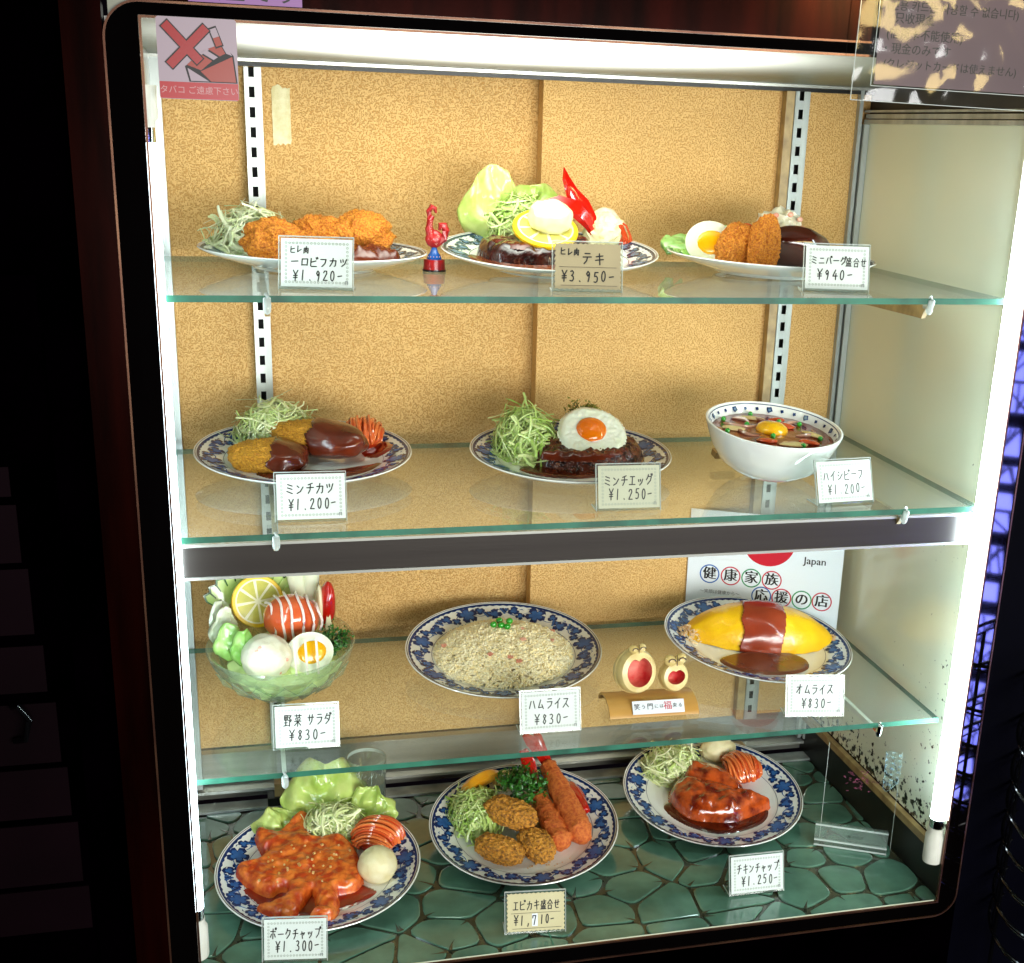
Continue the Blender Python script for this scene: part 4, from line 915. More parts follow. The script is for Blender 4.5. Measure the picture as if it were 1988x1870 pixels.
for k in range(48):
    x, y = R_.gauss(-.022, .036), R_.gauss(.0, .030); s = R_.uniform(.0009, .0017)
    if abs(x+.02) < .07 and abs(y) < .055: o = len(mb.v); mb.box(-s, s, -s, s, -s, s); mb.xf(T(x, y, .0335) @ RZ(R_.uniform(0, 90)) @ RX(R_.uniform(0, 90)), o)
obj('chopped_garlic', mb, 'garlic', pk, False, kind='stuff')
mb = MB(); slab(mb, [(-.111, -.023), (-.062, -.016), (.019, -.017), (.059, -.042), (.080, -.066), (.056, -.085), (.023, -.096), (-.026, -.098), (-.074, -.080), (-.099, -.050)], .0085, .003, .006, cell=.004); obj('ketchup_sauce', mb, 'redsauce', t)
mb = MB(); leafsheet(mb, (.020, .120, .008), .072, .100, 0, back=.035, cup=.030, ruf=.010, lean=10, seed=2); leafsheet(mb, (-.045, .105, .008), .040, .050, 40, back=.02, cup=.010, ruf=.006, lean=30, seed=4); leafsheet(mb, (.082, .105, .010), .048, .060, -30, back=.015, cup=.012, ruf=.008, lean=12, seed=6); onplate(mb); obj('lettuce', mb, 'lettuce', t, solid=.0012)
obj('shredded_cabbage', shreds(MB(), (.030, .098, .014), (.050, .036, .042), 260, seed=51, Ln=.036), 'cabbage', t, kind='stuff')
obj('spaghetti_nest', nest(MB(), (.096, .055, .020), (.040, .036, .030), 24, az=130, seed=8, second=False), 'spag', t)
obj('potato_ball', blob(MB(), (.087, -.030, .032), (.030, .0295, .029), n=.04, sub=4, seed=2), 'potato', t)
# --- floor, centre: shrimp and oysters
t = dish('plate of breaded shrimp with red tails, three oysters, lemon wedge and dark parsley', (.5057, .2907, .0120), (.1422, -.0276))
obj('shredded_cabbage', shreds(MB(), (-.070, .045, .014), (.044, .058, .036), 300, seed=61, Ln=.040), 'cabbage_g', t, kind='stuff')
for k, (c, r, rz) in enumerate([((-.052, -.062, .026), (.042, .024, .019), -38), ((.008, -.062, .026), (.026, .038, .020), 20), ((-.022, .000, .046), (.048, .026, .021), -42)]):
    a_ = obj('oyster', blob(MB(), c, r, rz, n=.10, sub=5, seed=70+k, crumb=.0030, flat=.008, sq=.9), 'crumb_o', t)
def shrimp(base, tip, r, seed):
    b, e = Vector(base), Vector(tip); n = 26; mb = MB(); vs = []; m = 18; ax = (e-b).normalized(); x = ax.cross(Vector((0, 0, 1))).normalized(); y = ax.cross(x)
    for i in range(n+1):
        f = i/n; rr = r*(1+.08*noise.noise(Vector((f*7, seed, 0)))+.10*noise.noise(Vector((f*17, seed, 3))))*min(1, sqrt(max(.002, f/.12)) if f < .12 else 1)*(1-.38*max(0, f-.45)/.55)*(1 if f < .985 else .5); p = b+(e-b)*f
        for k in range(m):
            a = 2*pi*k/m; d = x*cos(a)+y*sin(a); q = p+d*rr; g = noise.noise(q*240+Vector((seed, 0, 0)))+.6*noise.noise(q*480); vs.append(q+d*.0034*g)
    fs = [(i*m+k, i*m+(k+1) % m, (i+1)*m+(k+1) % m, (i+1)*m+k) for i in range(n) for k in range(m)]+[tuple(range(m)), tuple(range(n*m, n*m+m))]
    mb.add(vs, fs); return mb
s1 = obj('shrimp', shrimp((.050, -.078, .026), (.034, .075, .030), .0190, 1), 'crumb_r', t)
s2 = obj('shrimp', shrimp((.086, -.072, .026), (.064, .118, .050), .0215, 2), 'crumb_r', t)
mb = MB(); horn(mb, [(.036, .070, .034), (.034, .090, .044), (.030, .112, .060), (.024, .128, .075)], [.008, .010, .012, .007], .005); obj('tail', mb, 'redveg', s1)
mb = MB(); horn(mb, [(.064, .112, .052), (.054, .125, .066), (.040, .138, .084), (.028, .146, .094)], [.009, .009, .011, .004], .006); horn(mb, [(.064, .112, .052), (.058, .128, .070), (.052, .142, .088), (.050, .150, .096)], [.009, .008, .008, .003], .006); obj('tail', mb, 'redveg', s2)
mb = MB(); blob(mb, (.100, .045, .026), (.014, .045, .010), 8, n=.2, sub=4); obj('red_shell', mb, 'redveg', t)
obj('parsley', sprig(MB(), (.010, .070, .034), .044, 70, 13, .0085), 'parsley', t)
def wedge(parent, c, l, r, rz, rx):
    mb = MB(); n = 16; vs = []
    for i in range(n+1):
        s = i/n*2-1; q = sqrt(max(0, 1-s*s))
        vs += [(s*l, 0, 0), (s*l, r*q*.9, r*q*.15), (s*l, r*q*.55, r*q*.8), (s*l, -.0*q, r*q*.95)]
    mb.add(vs, [(i*4+k, i*4+(k+1) % 4, i*4+4+(k+1) % 4, i*4+4+k) for i in range(n) for k in range(4)]); mb.xf(T(*c) @ RZ(rz) @ RX(rx)); return obj('lemon_wedge', mb, 'lemon_o', parent)
wedge(t, (-.052, .098, .028), .046, .028, 32, 20)
obj('mashed_potato', blob(MB(), (-.004, .118, .022), (.026, .020, .018), n=.1, sub=3), 'potato', t)
mb = MB(); R_ = random.Random(8)
for k in range(26): x, y = R_.uniform(-.02, .09), R_.uniform(-.112, -.085); blob(mb, (x, y, .0095), (.0012, .0012, .0009), sub=1, n=.2, seed=k)
obj('crumbs', mb, 'crumb_y', t, kind='stuff')
# --- floor, right: chicken chap
t = dish('plate of glossy glazed chicken pieces in dark red sauce beside the clear plaque', (.8509, .3363, .0107), (.1274, .0022), R0=.157)
obj('shredded_cabbage', shreds(MB(), (-.048, .082, .014), (.052, .044, .044), 300, seed=81, Ln=.045), 'cabbage', t, kind='stuff')
mb = MB(); slab(mb, [(-.034, .082), (.002, .070), (.030, .049), (.047, .018), (.055, -.016), (.040, -.034), (.014, -.020), (-.014, .0), (-.044, .024), (-.039, .059)], .014, .036, .030, cell=.0022, bump=.004, bsc=50, seed=4, skirt=1.5); obj('chicken_piece', mb, 'chicken', t)
mb = MB(); slab(mb, [(-.058, .036), (-.027, .034), (.002, .018), (.024, .004), (.050, -.010), (.074, -.028), (.092, -.044), (.059, -.062), (.013, -.076), (-.024, -.070), (-.054, -.060), (-.070, -.037), (-.077, -.001)], .011, .034, .030, cell=.0022, bump=.005, bsc=45, seed=9, skirt=1.5); obj('chicken_piece', mb, 'chicken', t)
mb = MB(); slab(mb, [(-.091, -.012), (-.065, -.005), (.0, -.02), (.077, -.042), (.080, -.063), (.059, -.085), (.020, -.098), (-.021, -.100), (-.059, -.078), (-.085, -.045)], .0085, .003, .006, cell=.003); obj('sauce', mb, 'darkred', t)
obj('spaghetti_nest', nest(MB(), (.072, .050, .024), (.036, .034, .026), 20, az=60, seed=18), 'spag', t)
obj('mashed_potato', blob(MB(), (.048, .110, .030), (.034, .024, .022), n=.1, sub=4), 'potato', t)

# ------------------------------------------------------------------ handwriting
def circ(x, y, r, n=9): return [(x+r*cos(2*pi*k/n), y+r*sin(2*pi*k/n)) for k in range(n+1)]
DK = [[(7.4, 9.9), (8.2, 8.3)], [(8.9, 10.2), (9.6, 8.7)]]
G = {
 'ヒ': [[(1.5, 9), (1.5, 1.5), (2.5, .7), (8.5, .8)], [(1.5, 5), (7.5, 6.5)]], 'レ': [[(2.5, 9), (2.5, .8), (8.5, 4.5)]],
 '肉': [[(1.5, 0), (1.5, 7), (8.5, 7), (8.5, .3), (7.3, .3)], [(5, 9.5), (4.8, 6.5), (3, 4)], [(5, 6.3), (7, 4)], [(4.9, 3.8), (3.2, 1.2)], [(5, 3.6), (6.8, 1.4)]],
 '一': [[(1, 5), (9, 5.4)]], '口': [[(1.8, 8), (1.8, 1.5)], [(1.8, 8), (8.4, 8.2), (8.2, 1.6)], [(1.8, 1.9), (8.3, 2)]],
 'フ': [[(1.5, 8.2), (8, 8.2), (7, 4), (3.5, .8)]], 'カ': [[(1.2, 6.5), (8.5, 6.8), (8, 1.5), (6.8, 1)], [(4.8, 9.2), (4.3, 5), (1.5, .8)]],
 'ツ': [[(1.5, 7.5), (2.3, 5)], [(4.3, 8), (5, 5.5)], [(8.6, 8.2), (7, 3.5), (3.5, .8)]], 'ッ': [[(2, 5.8), (2.6, 4)], [(4.5, 6), (5, 4.4)], [(7.9, 6.2), (6.8, 3), (4, .8)]],
 '¥': [[(1.5, 9.5), (5, 5.5), (8.5, 9.5)], [(5, 5.5), (5, .2)], [(2, 4.8), (8, 5)], [(2, 3), (8, 3.2)]],
 '1': [[(5, 9.3), (4.6, .6)]], '2': [[(2, 7.5), (3.5, 9.2), (6.5, 9), (7, 7), (2, 1), (8.2, 1)]], '3': [[(2.5, 8.8), (5, 9.4), (6.8, 8.2), (6, 6.3), (4.2, 5.4), (6.8, 4.6), (7.4, 2.6), (5.5, .8), (2.2, 1.2)]],
 '4': [[(5.5, 9.2), (1.8, 3.6), (8.6, 3.8)], [(6.4, 6), (6.2, .5)]], '5': [[(7.6, 9.1), (3.2, 9), (2.8, 5.6), (5.6, 6), (7.4, 4.2), (6.8, 1.6), (4.5, .7), (2.4, 1.2)]],
 '7': [[(2, 6.8), (2.2, 9), (7.6, 9), (5, .6)]], '8': [[(7, 8), (4.6, 9.3), (3, 7.7), (5, 5.4), (7, 3.2), (5, .7), (2.8, 2.6), (4.6, 5), (7, 8)]],
 '9': [[(7, 7.6), (4.8, 9.2), (2.8, 7.2), (4.6, 5.2), (7, 7.2), (6.6, 3.5), (5.6, .6)]], '0': [[(5+2.6*cos(2*pi*k/10+pi/2), 5+4.3*sin(2*pi*k/10+pi/2)) for k in range(11)]],
 '.': [[(4.4, 1.2), (5, .6)]], ',': [[(5.2, 1.6), (4, -1)]], '-': [[(1.5, 5), (7.5, 5.6)]], 'ー': [[(1, 5.2), (9, 5.4)]],
 'テ': [[(2.5, 9), (7.5, 9)], [(1, 6), (9, 6.2)], [(5.3, 6), (4.8, 3), (2.5, .5)]], 'キ': [[(1.5, 7), (8, 7.8)], [(1.2, 4), (8.8, 4.8)], [(4.4, 9.6), (5.8, .4)]],
 'ミ': [[(2, 8.8), (7.5, 7.4)], [(2, 6), (7.5, 4.6)], [(1.5, 3), (8, 1)]], 'ニ': [[(2.4, 7.6), (7.6, 7.7)], [(1, 2), (9, 2.2)]],
 'ハ': [[(3.2, 8), (1.2, 1.5)], [(6.3, 8), (8.8, 1.5)]], 'ク': [[(4, 9.3), (3, 6.5), (1.3, 4.5)], [(3.8, 7.6), (8.2, 7.6), (7.2, 4), (3.2, .6)]],
 '盛': [[(1, 8.2), (9, 8.4)], [(2.2, 8.2), (1.8, 5.4), (.8, 4.3)], [(2.2, 6.6), (4.6, 6.6), (4.3, 4.8)], [(5.6, 9.8), (6.4, 6.4), (8.8, 4.6)], [(7.8, 7.2), (5, 4.6)], [(2, 3.6), (2, .6)], [(2, 3.6), (8, 3.6), (8, .6)], [(4, 3.6), (4, .6)], [(6, 3.6), (6, .6)], [(.6, .5), (9.4, .5)]],
 '合': [[(5, 9.7), (.8, 5.8)], [(5, 9.7), (9.2, 5.8)], [(3, 6), (7, 6)], [(2.4, 4.3), (2.4, .5)], [(2.4, 4.3), (7.6, 4.3), (7.6, .5)], [(2.4, .8), (7.6, .8)]],
 'せ': [[(1, 5.8), (9, 6.6)], [(6.8, 8.8), (6.8, 3.8), (5.8, 4)], [(3, 8.6), (3, 2), (4, 1), (8, 1)]], 'ン': [[(1.5, 7.5), (3.8, 6)], [(1.8, 1), (5.5, 2.5), (8.6, 6.5)]],
 'チ': [[(7.3, 9.2), (2.4, 7.8)], [(1, 5.4), (9, 5.6)], [(5.1, 8.4), (5, 3.5), (3, .6)]], 'エ': [[(2, 8.3), (8, 8.3)], [(5, 8.3), (5, 1.2)], [(1, 1.2), (9, 1.2)]],
 'イ': [[(7.5, 9.2), (4.5, 6.2), (1.2, 4.3)], [(5.2, 6.6), (5.2, .5)]], 'シ': [[(1.8, 8.6), (3.6, 7.4)], [(1.2, 5.8), (3, 4.6)], [(1.5, 1.2), (5, 2.4), (8.8, 6.5)]],
 'ム': [[(4.6, 9), (2, 2), (8, 2.4)], [(6.4, 4.6), (8.8, .8)]], 'ラ': [[(2.5, 9), (7.5, 9)], [(1.5, 6.4), (8.3, 6.4), (7, 3), (3, .6)]], 'ス': [[(1.8, 8.6), (7.4, 8.6), (5, 4.5), (1.2, .9)], [(4.8, 4.4), (8.8, 1)]],
 'サ': [[(1, 6.6), (9, 6.8)], [(3.2, 9), (3.2, 3.8)], [(7, 9.2), (6.6, 3.6), (3.8, .6)]], 'タ': [[(4, 9.4), (1.3, 4.8)], [(3.7, 7.7), (8, 7.7), (6.8, 3.6), (2.6, .5)], [(3.4, 5.4), (6.8, 4)]],
 '野': [[(1, 9.3), (1, 5.6)], [(1, 9.3), (4.6, 9.3), (4.6, 5.6)], [(1, 7.4), (4.6, 7.4)], [(1, 5.6), (4.6, 5.6)], [(2.8, 9.3), (2.8, 1)], [(1, 3.4), (4.6, 3.4)], [(.4, .8), (5, 1.4)], [(5.6, 9), (9, 9), (7.2, 7)], [(6.2, 7.7), (7.8, 6.2)], [(5.4, 5.4), (9.4, 5.6), (8.6, 4)], [(7.4, 5.5), (7.4, .5), (6.2, 1)]],
 '菜': [[(1, 8.8), (9, 8.8)], [(3.4, 9.8), (3.4, 7.8)], [(6.6, 9.8), (6.6, 7.8)], [(7.6, 7.4), (2.4, 6.8)], [(2.4, 6.2), (3, 5.2)], [(4.8, 6.2), (5, 5.2)], [(7.8, 6.4), (6.8, 5.1)], [(1, 4.3), (9, 4.3)], [(5, 5.2), (5, .2)], [(5, 4), (1.2, .9)], [(5, 4), (8.8, .9)]],
 'オ': [[(1.2, 6.8), (8.8, 7)], [(5.8, 9.4), (5.8, .8), (4.6, 1.3)], [(5.6, 6.6), (1.2, 1.8)]], 'ホ': [[(1.2, 7), (8.8, 7)], [(5, 9.3), (5, .5)], [(2.8, 4.8), (1.2, 2)], [(7.2, 4.8), (8.8, 2)]],
 'ャ': [[(1.6, 4.4), (7.8, 5.6), (6.2, 3.6)], [(3.5, 6.6), (4.8, .6)]],
}
for a, b in (('ビ', 'ヒ'), ('バ', 'ハ'), ('グ', 'ク'), ('ダ', 'タ')): G[a] = G[b]+DK
G['ポ'] = G['ホ']+[circ(9.2, 9.4, .9)]; G['プ'] = G['フ']+[circ(9.2, 9.4, .9)]
def write(mb, s, x, y, cw, ch, Mx, pen=.0011, seed=0, mi=0, slant=.08):
    """marker strokes in card coordinates (x right, y up), laid on the card by Mx"""
    R_ = random.Random(seed+len(s)*7); pen *= 1.25
    for i, c in enumerate(s):
        if c == ' ': continue
        jx, jy = R_.uniform(-.04, .04)*cw, R_.uniform(-.05, .05)*ch
        for st in G[c]:
            pts = [(x+i*cw+jx+(p[0]/10*.86+slant*p[1]/10)*cw, y+jy+p[1]/10*ch) for p in st]
            for (ax, ay), (bx, by) in zip(pts, pts[1:]):
                dx, dy = bx-ax, by-ay; l = sqrt(dx*dx+dy*dy)+1e-9; nx, ny = -dy/l*pen/2, dx/l*pen/2
                mb.add([Mx @ Vector((px, 0, pz)) for px, pz in ((ax+nx, ay+ny), (ax-nx, ay-ny), (bx-nx, by-ny), (bx+nx, by+ny))], [(0, 1, 2, 3)], mi)
            for (ax, ay) in pts:
                mb.add([Mx @ Vector((ax+pen/2*cos(2*pi*k/6), -.00005, ay+pen/2*sin(2*pi*k/6))) for k in range(6)], [tuple(range(6))], mi)
    return mb
def price_sign(label, x0, y0, x1, y1, z, lines, style='w', paper='cardw', tilt=14, seed=0, standw=.088):
    """clear L stand holding a card; (x0, y0) and (x1, y1) are its bottom corners"""
    az = atan2(y1-y0, x1-x0); t = thing('price_sign', label, 'price sign', (x0, y0, z+.0003), (0, 0, az), 'handwritten price signs')
    w_, h_ = .0855, .0575; Mt = T(0, 0, .0035) @ RX(-tilt)
    mb = MB(); mb.box(-.003, w_+.0015, .0012, .0026, -.0035, h_+.0025); mb.xf(Mt)
    o = len(mb.v); mb.box(-.003, w_+.0015, .0015, .030, .0, .0014)
    st = obj('stand', mb, 'acrylic', t, False)
    e = MB()
    for a in ((-.0032, -.0024), (w_+.0009, w_+.0017)): e.box(a[0], a[1], -.0004, .0028, -.0035, h_+.0027)
    e.box(-.003, w_+.0015, -.0004, .0028, h_+.0022, h_+.0032); e.xf(Mt); e.box(-.0032, -.0024, .0018, .030, -.0, .0018); obj('stand_edge', e, 'acrylic_edge', st, False)
    if style == 'w':
        mb = MB(); mb.box(0, w_, 0, .0007, 0, h_); mb.xf(Mt); c_ = obj('card', mb, paper, t, False)
        mb = MB(); Mb = Mt @ T(0, -.0003, 0)
        def ringlet(x, y, r=.00155):
            mb.add([Mb @ Vector((x+r*q*cos(k*pi/3), 0, y+r*q*sin(k*pi/3))) for q in (1, .55) for k in range(6)], [(k, (k+1) % 6, 6+(k+1) % 6, 6+k) for k in range(6)])
        nx, ny = 18, 11
        for k in range(nx):
            for y in (.0055, h_-.0055): ringlet(.006+k*(w_-.012)/(nx-1), y)
        for k in range(1, ny-1):
            for x in (.006, w_-.006): ringlet(x, .0055+k*(h_-.011)/(ny-1))
        obj('border', mb, 'border', c_, False)
        mb = MB(); 
        for k in ((0, .004), (.0028, .004)): mb.box(w_-.0085+k[0], w_-.0085+k[0]+.0007, -.0005, -.0003, .0035, .0035+k[1])
        mb.box(w_-.0085, w_-.005, -.0005, -.0003, .0072, .0078); mb.xf(Mt); obj('maker_mark', mb, 'greyink', c_, False)
    else:
        pts = []; m = 13                        # pinked edges
        for k in range(m): pts += [(k*w_/m, 0), ((k+.5)*w_/m, .0011)]
        mm = 9
        for k in range(mm): pts += [(w_, k*h_/mm), (w_-.0016, (k+.5)*h_/mm)]
        for k in range(m): pts += [(w_-k*w_/m, h_), (w_-(k+.5)*w_/m, h_-.0011)]
        for k in range(mm): pts += [(0, h_-k*h_/mm), (.0016, h_-(k+.5)*h_/mm)]
        mb = MB(); mb.prism(pts, 0, .0007, 0, 'xz'); mb.xf(Mt); c_ = obj('card', mb, 'cardk' if style == 'k' else 'cardk2', t, False)
        mb = MB(); mb.box(.006, w_-.006, -.0005, -.0003, .0275, .0280); mb.box(.008, w_-.005, -.0005, -.0003, .0045, .0050); mb.xf(Mt); obj('ruled_line', mb, 'ink', c_, False)
    mb = MB()
    for k, (s, x, y, cw, ch, pen) in enumerate(lines): write(mb, s, x*w_, y*h_, cw*w_, ch*h_, Mt @ T(0, -.0005, 0), pen, seed+k)
    obj('lettering', mb, 'ink', c_, False)
    return t
price_sign('white price card marked ¥1.920 in front of the three cutlets', .1395, .080, .2250, .064, S1, [('ヒレ肉', .12, .70, .095, .15, .0009), ('一口ビフカツ', .13, .42, .135, .20, .0011), ('¥1.920-', .15, .12, .105, .24, .0011)], seed=1)
price_sign('khaki zigzag-edged card marked ¥3.950 in front of the steak plate', .4770, .069, .5620, .057, S1, [('ヒレ肉', .08, .74, .10, .16, .0011), ('テキ', .40, .54, .18, .26, .0013), ('¥3.950-', .09, .15, .118, .26, .0013)], 'k', seed=2)
price_sign('white price card marked ¥940 in front of the hamburg and croquettes', .8300, .092, .9120, .074, S1, [('ミニバーグ', .08, .56, .115, .20, .0011), ('盛合せ', .63, .52, .115, .22, .0009), ('¥940-', .17, .20, .120, .26, .0012)], seed=3)
price_sign('white card marked ¥1.200 in front of the sauced minced cutlets', .1250, .066, .2120, .064, S2, [('ミンチカツ', .13, .55, .145, .26, .0012), ('¥1.200-', .15, .20, .105, .27, .0012)], seed=4)
price_sign('shaded greenish price card marked ¥1.250 in front of the fried egg plate', .5460, .063, .6300, .060, S2, [('ミンチエッグ', .09, .52, .135, .26, .0012), ('¥1.250-', .16, .18, .105, .28, .0012)], seed=5, paper='cardg_shaded')
price_sign('white card marked ¥1.200 leaning back in front of the stew bowl', .8620, .050, .9460, .057, S2, [('ハイシビーフ', .10, .52, .128, .26, .0009), ('¥1.200-', .16, .18, .105, .26, .0009)], seed=6, tilt=20)
price_sign('white price card marked ¥830 in front of the salad bowl', .1120, .111, .1990, .108, S3, [('野菜', .13, .50, .155, .30, .0011), ('サラダ', .50, .52, .135, .28, .0012), ('¥830-', .20, .16, .125, .28, .0012)], seed=7)
price_sign('white price card marked ¥830 in front of the ham rice plate', .4570, .100, .5450, .099, S3, [('ハムライス', .12, .54, .145, .28, .0012), ('¥830-', .20, .16, .125, .28, .0012)], seed=8)
price_sign('white price card marked ¥830 in front of the yellow omelette', .8620, .088, .9500, .074, S3, [('オムライス', .14, .54, .140, .28, .0012), ('¥830-', .24, .17, .115, .28, .0012)], seed=9)
price_sign('white price card marked ¥1.300 in front of the red pork chop', .0840, .042, .1690, .030, .0006, [('ポークチャップ', .09, .50, .118, .28, .0011), ('¥1.300-', .17, .18, .105, .29, .0012)], seed=10)
t = price_sign('cream zigzag-edged card marked ¥1,710 in front of the shrimp plate', .4280, .039, .5130, .031, .0006, [('エビカキ盛合せ', .10, .55, .118, .26, .0011), ('¥1,7', .11, .16, .105, .28, .0012), ('10-', .56, .17, .090, .26, .0012)], 'k2', seed=11)
mb = MB(); mb.box(.0370, .0455, -.0003, -.0001, .0075, .0265); mb.xf(T(0, 0, .0035) @ RX(-14)); obj('correction_patch', mb, 'whiteb', [c for c in t.children if c.name.startswith('card')][0], False)
price_sign('white price card marked ¥1.250 in front of the glazed chicken', .7880, .069, .8740, .068, .0006, [('チキンチャップ', .10, .52, .118, .28, .0011), ('¥1.250-', .18, .18, .105, .29, .0012)], seed=12)

# ------------------------------------------------------------------ little ornaments
t = thing('rooster_figurine', 'small red painted rooster figurine on blue and red stand between two plates', 'figurine', (.356, .292, S1+.0004))
mb = MB(); mb.lathe([(0, 0), (.0165, 0), (.0165, .0025), (0, .0025)], 28); obj('foot', mb, 'rblack', t)
mb = MB(); mb.lathe([(.0155, .0026), (.0145, .016), (.0, .0162)], 28); obj('base', mb, 'rooster', t, label='red round base')
mb = MB(); mb.lathe([(.0105, .0163), (.010, .020), (.0055, .027), (.0035, .033), (0, .034)], 24); obj('pedestal', mb, 'rblue', t)
mb = MB(); blob(mb, (.000, 0, .044), (.0125, .0075, .0125), ry=-25, sub=4, n=.04); mb.tube([(-.003, 0, .046), (-.007, 0, .058), (-.006, 0, .070), (-.0035, 0, .076)], [.0078, .0060, .0048, .0046], 10)
mb.tube([(-.0065, 0, .072), (-.0078, 0, .081), (-.004, 0, .088), (.001, 0, .085), (.0025, 0, .079)], [.0034, .0042, .0042, .0034, .0016], 8); mb.tube([(-.006, 0, .074), (-.010, 0, .073)], [.0016, .0004], 6)
bd = obj('body', mb, 'rooster', t)
mb = MB(); mb.tube([(.006, 0, .040), (.013, 0, .045), (.0165, 0, .055), (.014, 0, .063), (.0085, 0, .063), (.0075, 0, .056)], [.0055, .0060, .0055, .0052, .0046, .0026], 8); obj('tail', mb, 'rooster', t)
mb = MB()
for k in range(9): blob(mb, (-.0055+.0006*(k % 3), -.0052-.0002*k, .068-k*.0032), (.0006, .0005, .0006), sub=1, n=0)
for k in range(6): a = 2*pi*k/6; blob(mb, (.0130+.0035*cos(a), -.0042, .058+.0042*sin(a)), (.0005, .0004, .0005), sub=1, n=0)
for k in range(7): mb.tube([(.003+.0006*k, -.0064, .036+.0020*k), (-.002+.0008*k, -.0066, .040+.0016*k)], .0004, 4)
for k in range(8): a = -pi*k/7; blob(mb, (.0100*cos(a), -.0100*abs(sin(a))-.001, .0202), (.0006, .0005, .0008), sub=1, n=0)
obj('painted_dots', mb, 'rdots', t)

t = thing('bamboo_ornament', 'two laughing bamboo root faces with red mouths on a split bamboo base', 'ornament', (.665, .160, S3+.0004), (0, 0, radians(-2)))
mb = MB(); n = 22; hw = .069; vs = []
for x in (-hw, hw):
    for k in range(n+1):
        a = pi*(.06+.88*k/n); vs.append((x, -cos(a)*.040, sin(a)*.024-.003)); 
for x in (-hw, hw):
    for k in range(n+1):
        a = pi*(.06+.88*k/n); vs.append((x, -cos(a)*.037, sin(a)*.0215-.004))
m_ = n+1; fs = [(k, k+1, m_+k+1, m_+k) for k in range(n)]+[(2*m_+k, 3*m_+k, 3*m_+k+1, 2*m_+k+1) for k in range(n)]+[(k, 2*m_+k, 2*m_+k+1, k+1) for k in range(n)]+[(m_+k, m_+k+1, 3*m_+k+1, 3*m_+k) for k in range(n)]+[(0, m_, 3*m_, 2*m_), (n, 2*m_+n, 3*m_+n, m_+n)]
zmin = min(v[2] for v in vs); vs = [(x, y, z-zmin) for x, y, z in vs]
mb.add(vs, fs); obj('base', mb, 'bamboo', t)
mb = MB(); mb.box(-.034, .046, -.0372, -.0364, -.0105, .0095); Ml = T(.003, -.0022, .0148) @ T(0, 0, 0); Mrot = T(0, -.0335, .0148) @ RX(-34) @ T(0, .0363, 0); mb.xf(Mrot); lb = obj('label', mb, 'whiteb', t, False)
for s, x, m, sz in (('笑', -.020, 'ink', .0085), ('う', -.0125, 'ink', .0062), ('門', -.0045, 'ink', .0085), ('に', .003, 'ink', .0055), ('は', .009, 'ink', .0055), ('福', .0165, 'pink', .0115), ('来', .025, 'ink', .0062), ('る', .0315, 'ink', .006)):
    v = Mrot @ Vector((x*1.30-.001, -.0376, 0)); text(s, sz*1.18, m, lb, v, (pi/2-radians(34), 0, 0), 'lettering', .00005)
def face(x, y, z, R0, az, mw, mh, kn):
    M = T(x, y, z) @ RZ(az) @ RX(-12)
    mb = MB(); st = 40
    # root: thick drum, rounded, front face with a heart-topped hole
    vs = []
    prof = [(0, .55), (.75, .52), (.96, .35), (1.0, .05), (.99, -.25), (.90, -.42)]
    for r, d in prof:
        for k in range(st): a = 2*pi*k/st; vs.append((R0*r*cos(a), R0*d, R0*r*sin(a)*1.04))
    def hole(k, q=1.0):
        a = 2*pi*k/st; xx, zz = mw*cos(a)*q, mh*sin(a)*q
        if sin(a) > .2: zz -= mh*.26*max(0, 1-abs(cos(a))/.38)*q
        return xx, zz
    for k in range(st): xx, zz = hole(k); vs.append((xx*R0, -R0*.47, zz*R0))
    L_ = len(prof)+1; fs = [(i*st+k, i*st+(k+1) % st, (i+1)*st+(k+1) % st, (i+1)*st+k) for i in range(L_-1) for k in range(st)]
    mb.add(vs, fs); mb.tube([(R0*1.0*cos(a), R0*.1, R0*1.04*sin(a)) for a in [2*pi*k/28 for k in range(28)]], R0*.035, 5, closed=True); mb.xf(M); f_ = obj('face', mb, 'bamboo_p', t)
    mb = MB(); vs = []
    for q, d in ((1.0, -.47), (.97, -.1), (.90, .25), (.6, .46), (.02, .52)):
        for k in range(st): xx, zz = hole(k, q); vs.append((xx*R0, R0*d, zz*R0))
    mb.add(vs, [(i*st+k, i*st+(k+1) % st, (i+1)*st+(k+1) % st, (i+1)*st+k) for i in range(4) for k in range(st)]); mb.xf(M); obj('mouth', mb, 'mouth', f_)
    mb = MB()
    for sx in (-1, 1): blob(mb, (sx*kn*.62, -R0*.36, R0*1.0+kn*.25), (kn*.75, kn*.55, kn*.62), 0, 0, sx*-28, sub=3, n=.04)
    mb.xf(M); obj('brow', mb, 'bamboo_p', f_)
    mb = MB()
    for sx in (-1, 1):
        pts = [(sx*kn*.62+kn*.42*cos(a), -R0*.36-kn*.56, R0*1.0+kn*.20+kn*.30*sin(a)) for a in [pi*k/8 for k in range(9)]]; mb.tube(pts, kn*.07, 5)
    mb.tube([(kn*.05, -R0*.36-kn*.50, R0*1.0+kn*.9), (kn*.02, -R0*.36-kn*.55, R0*1.0+kn*.3), (-kn*.05, -R0*.36-kn*.5, R0-kn*.3)], kn*.05, 5)
    mb.xf(M); obj('eye', mb, 'rimbrown', f_)
face(-.024, .0, .060, .0325, 16, .66, .70, .0108); face(.037, .0, .048, .0225, 12, .66, .50, .0140)

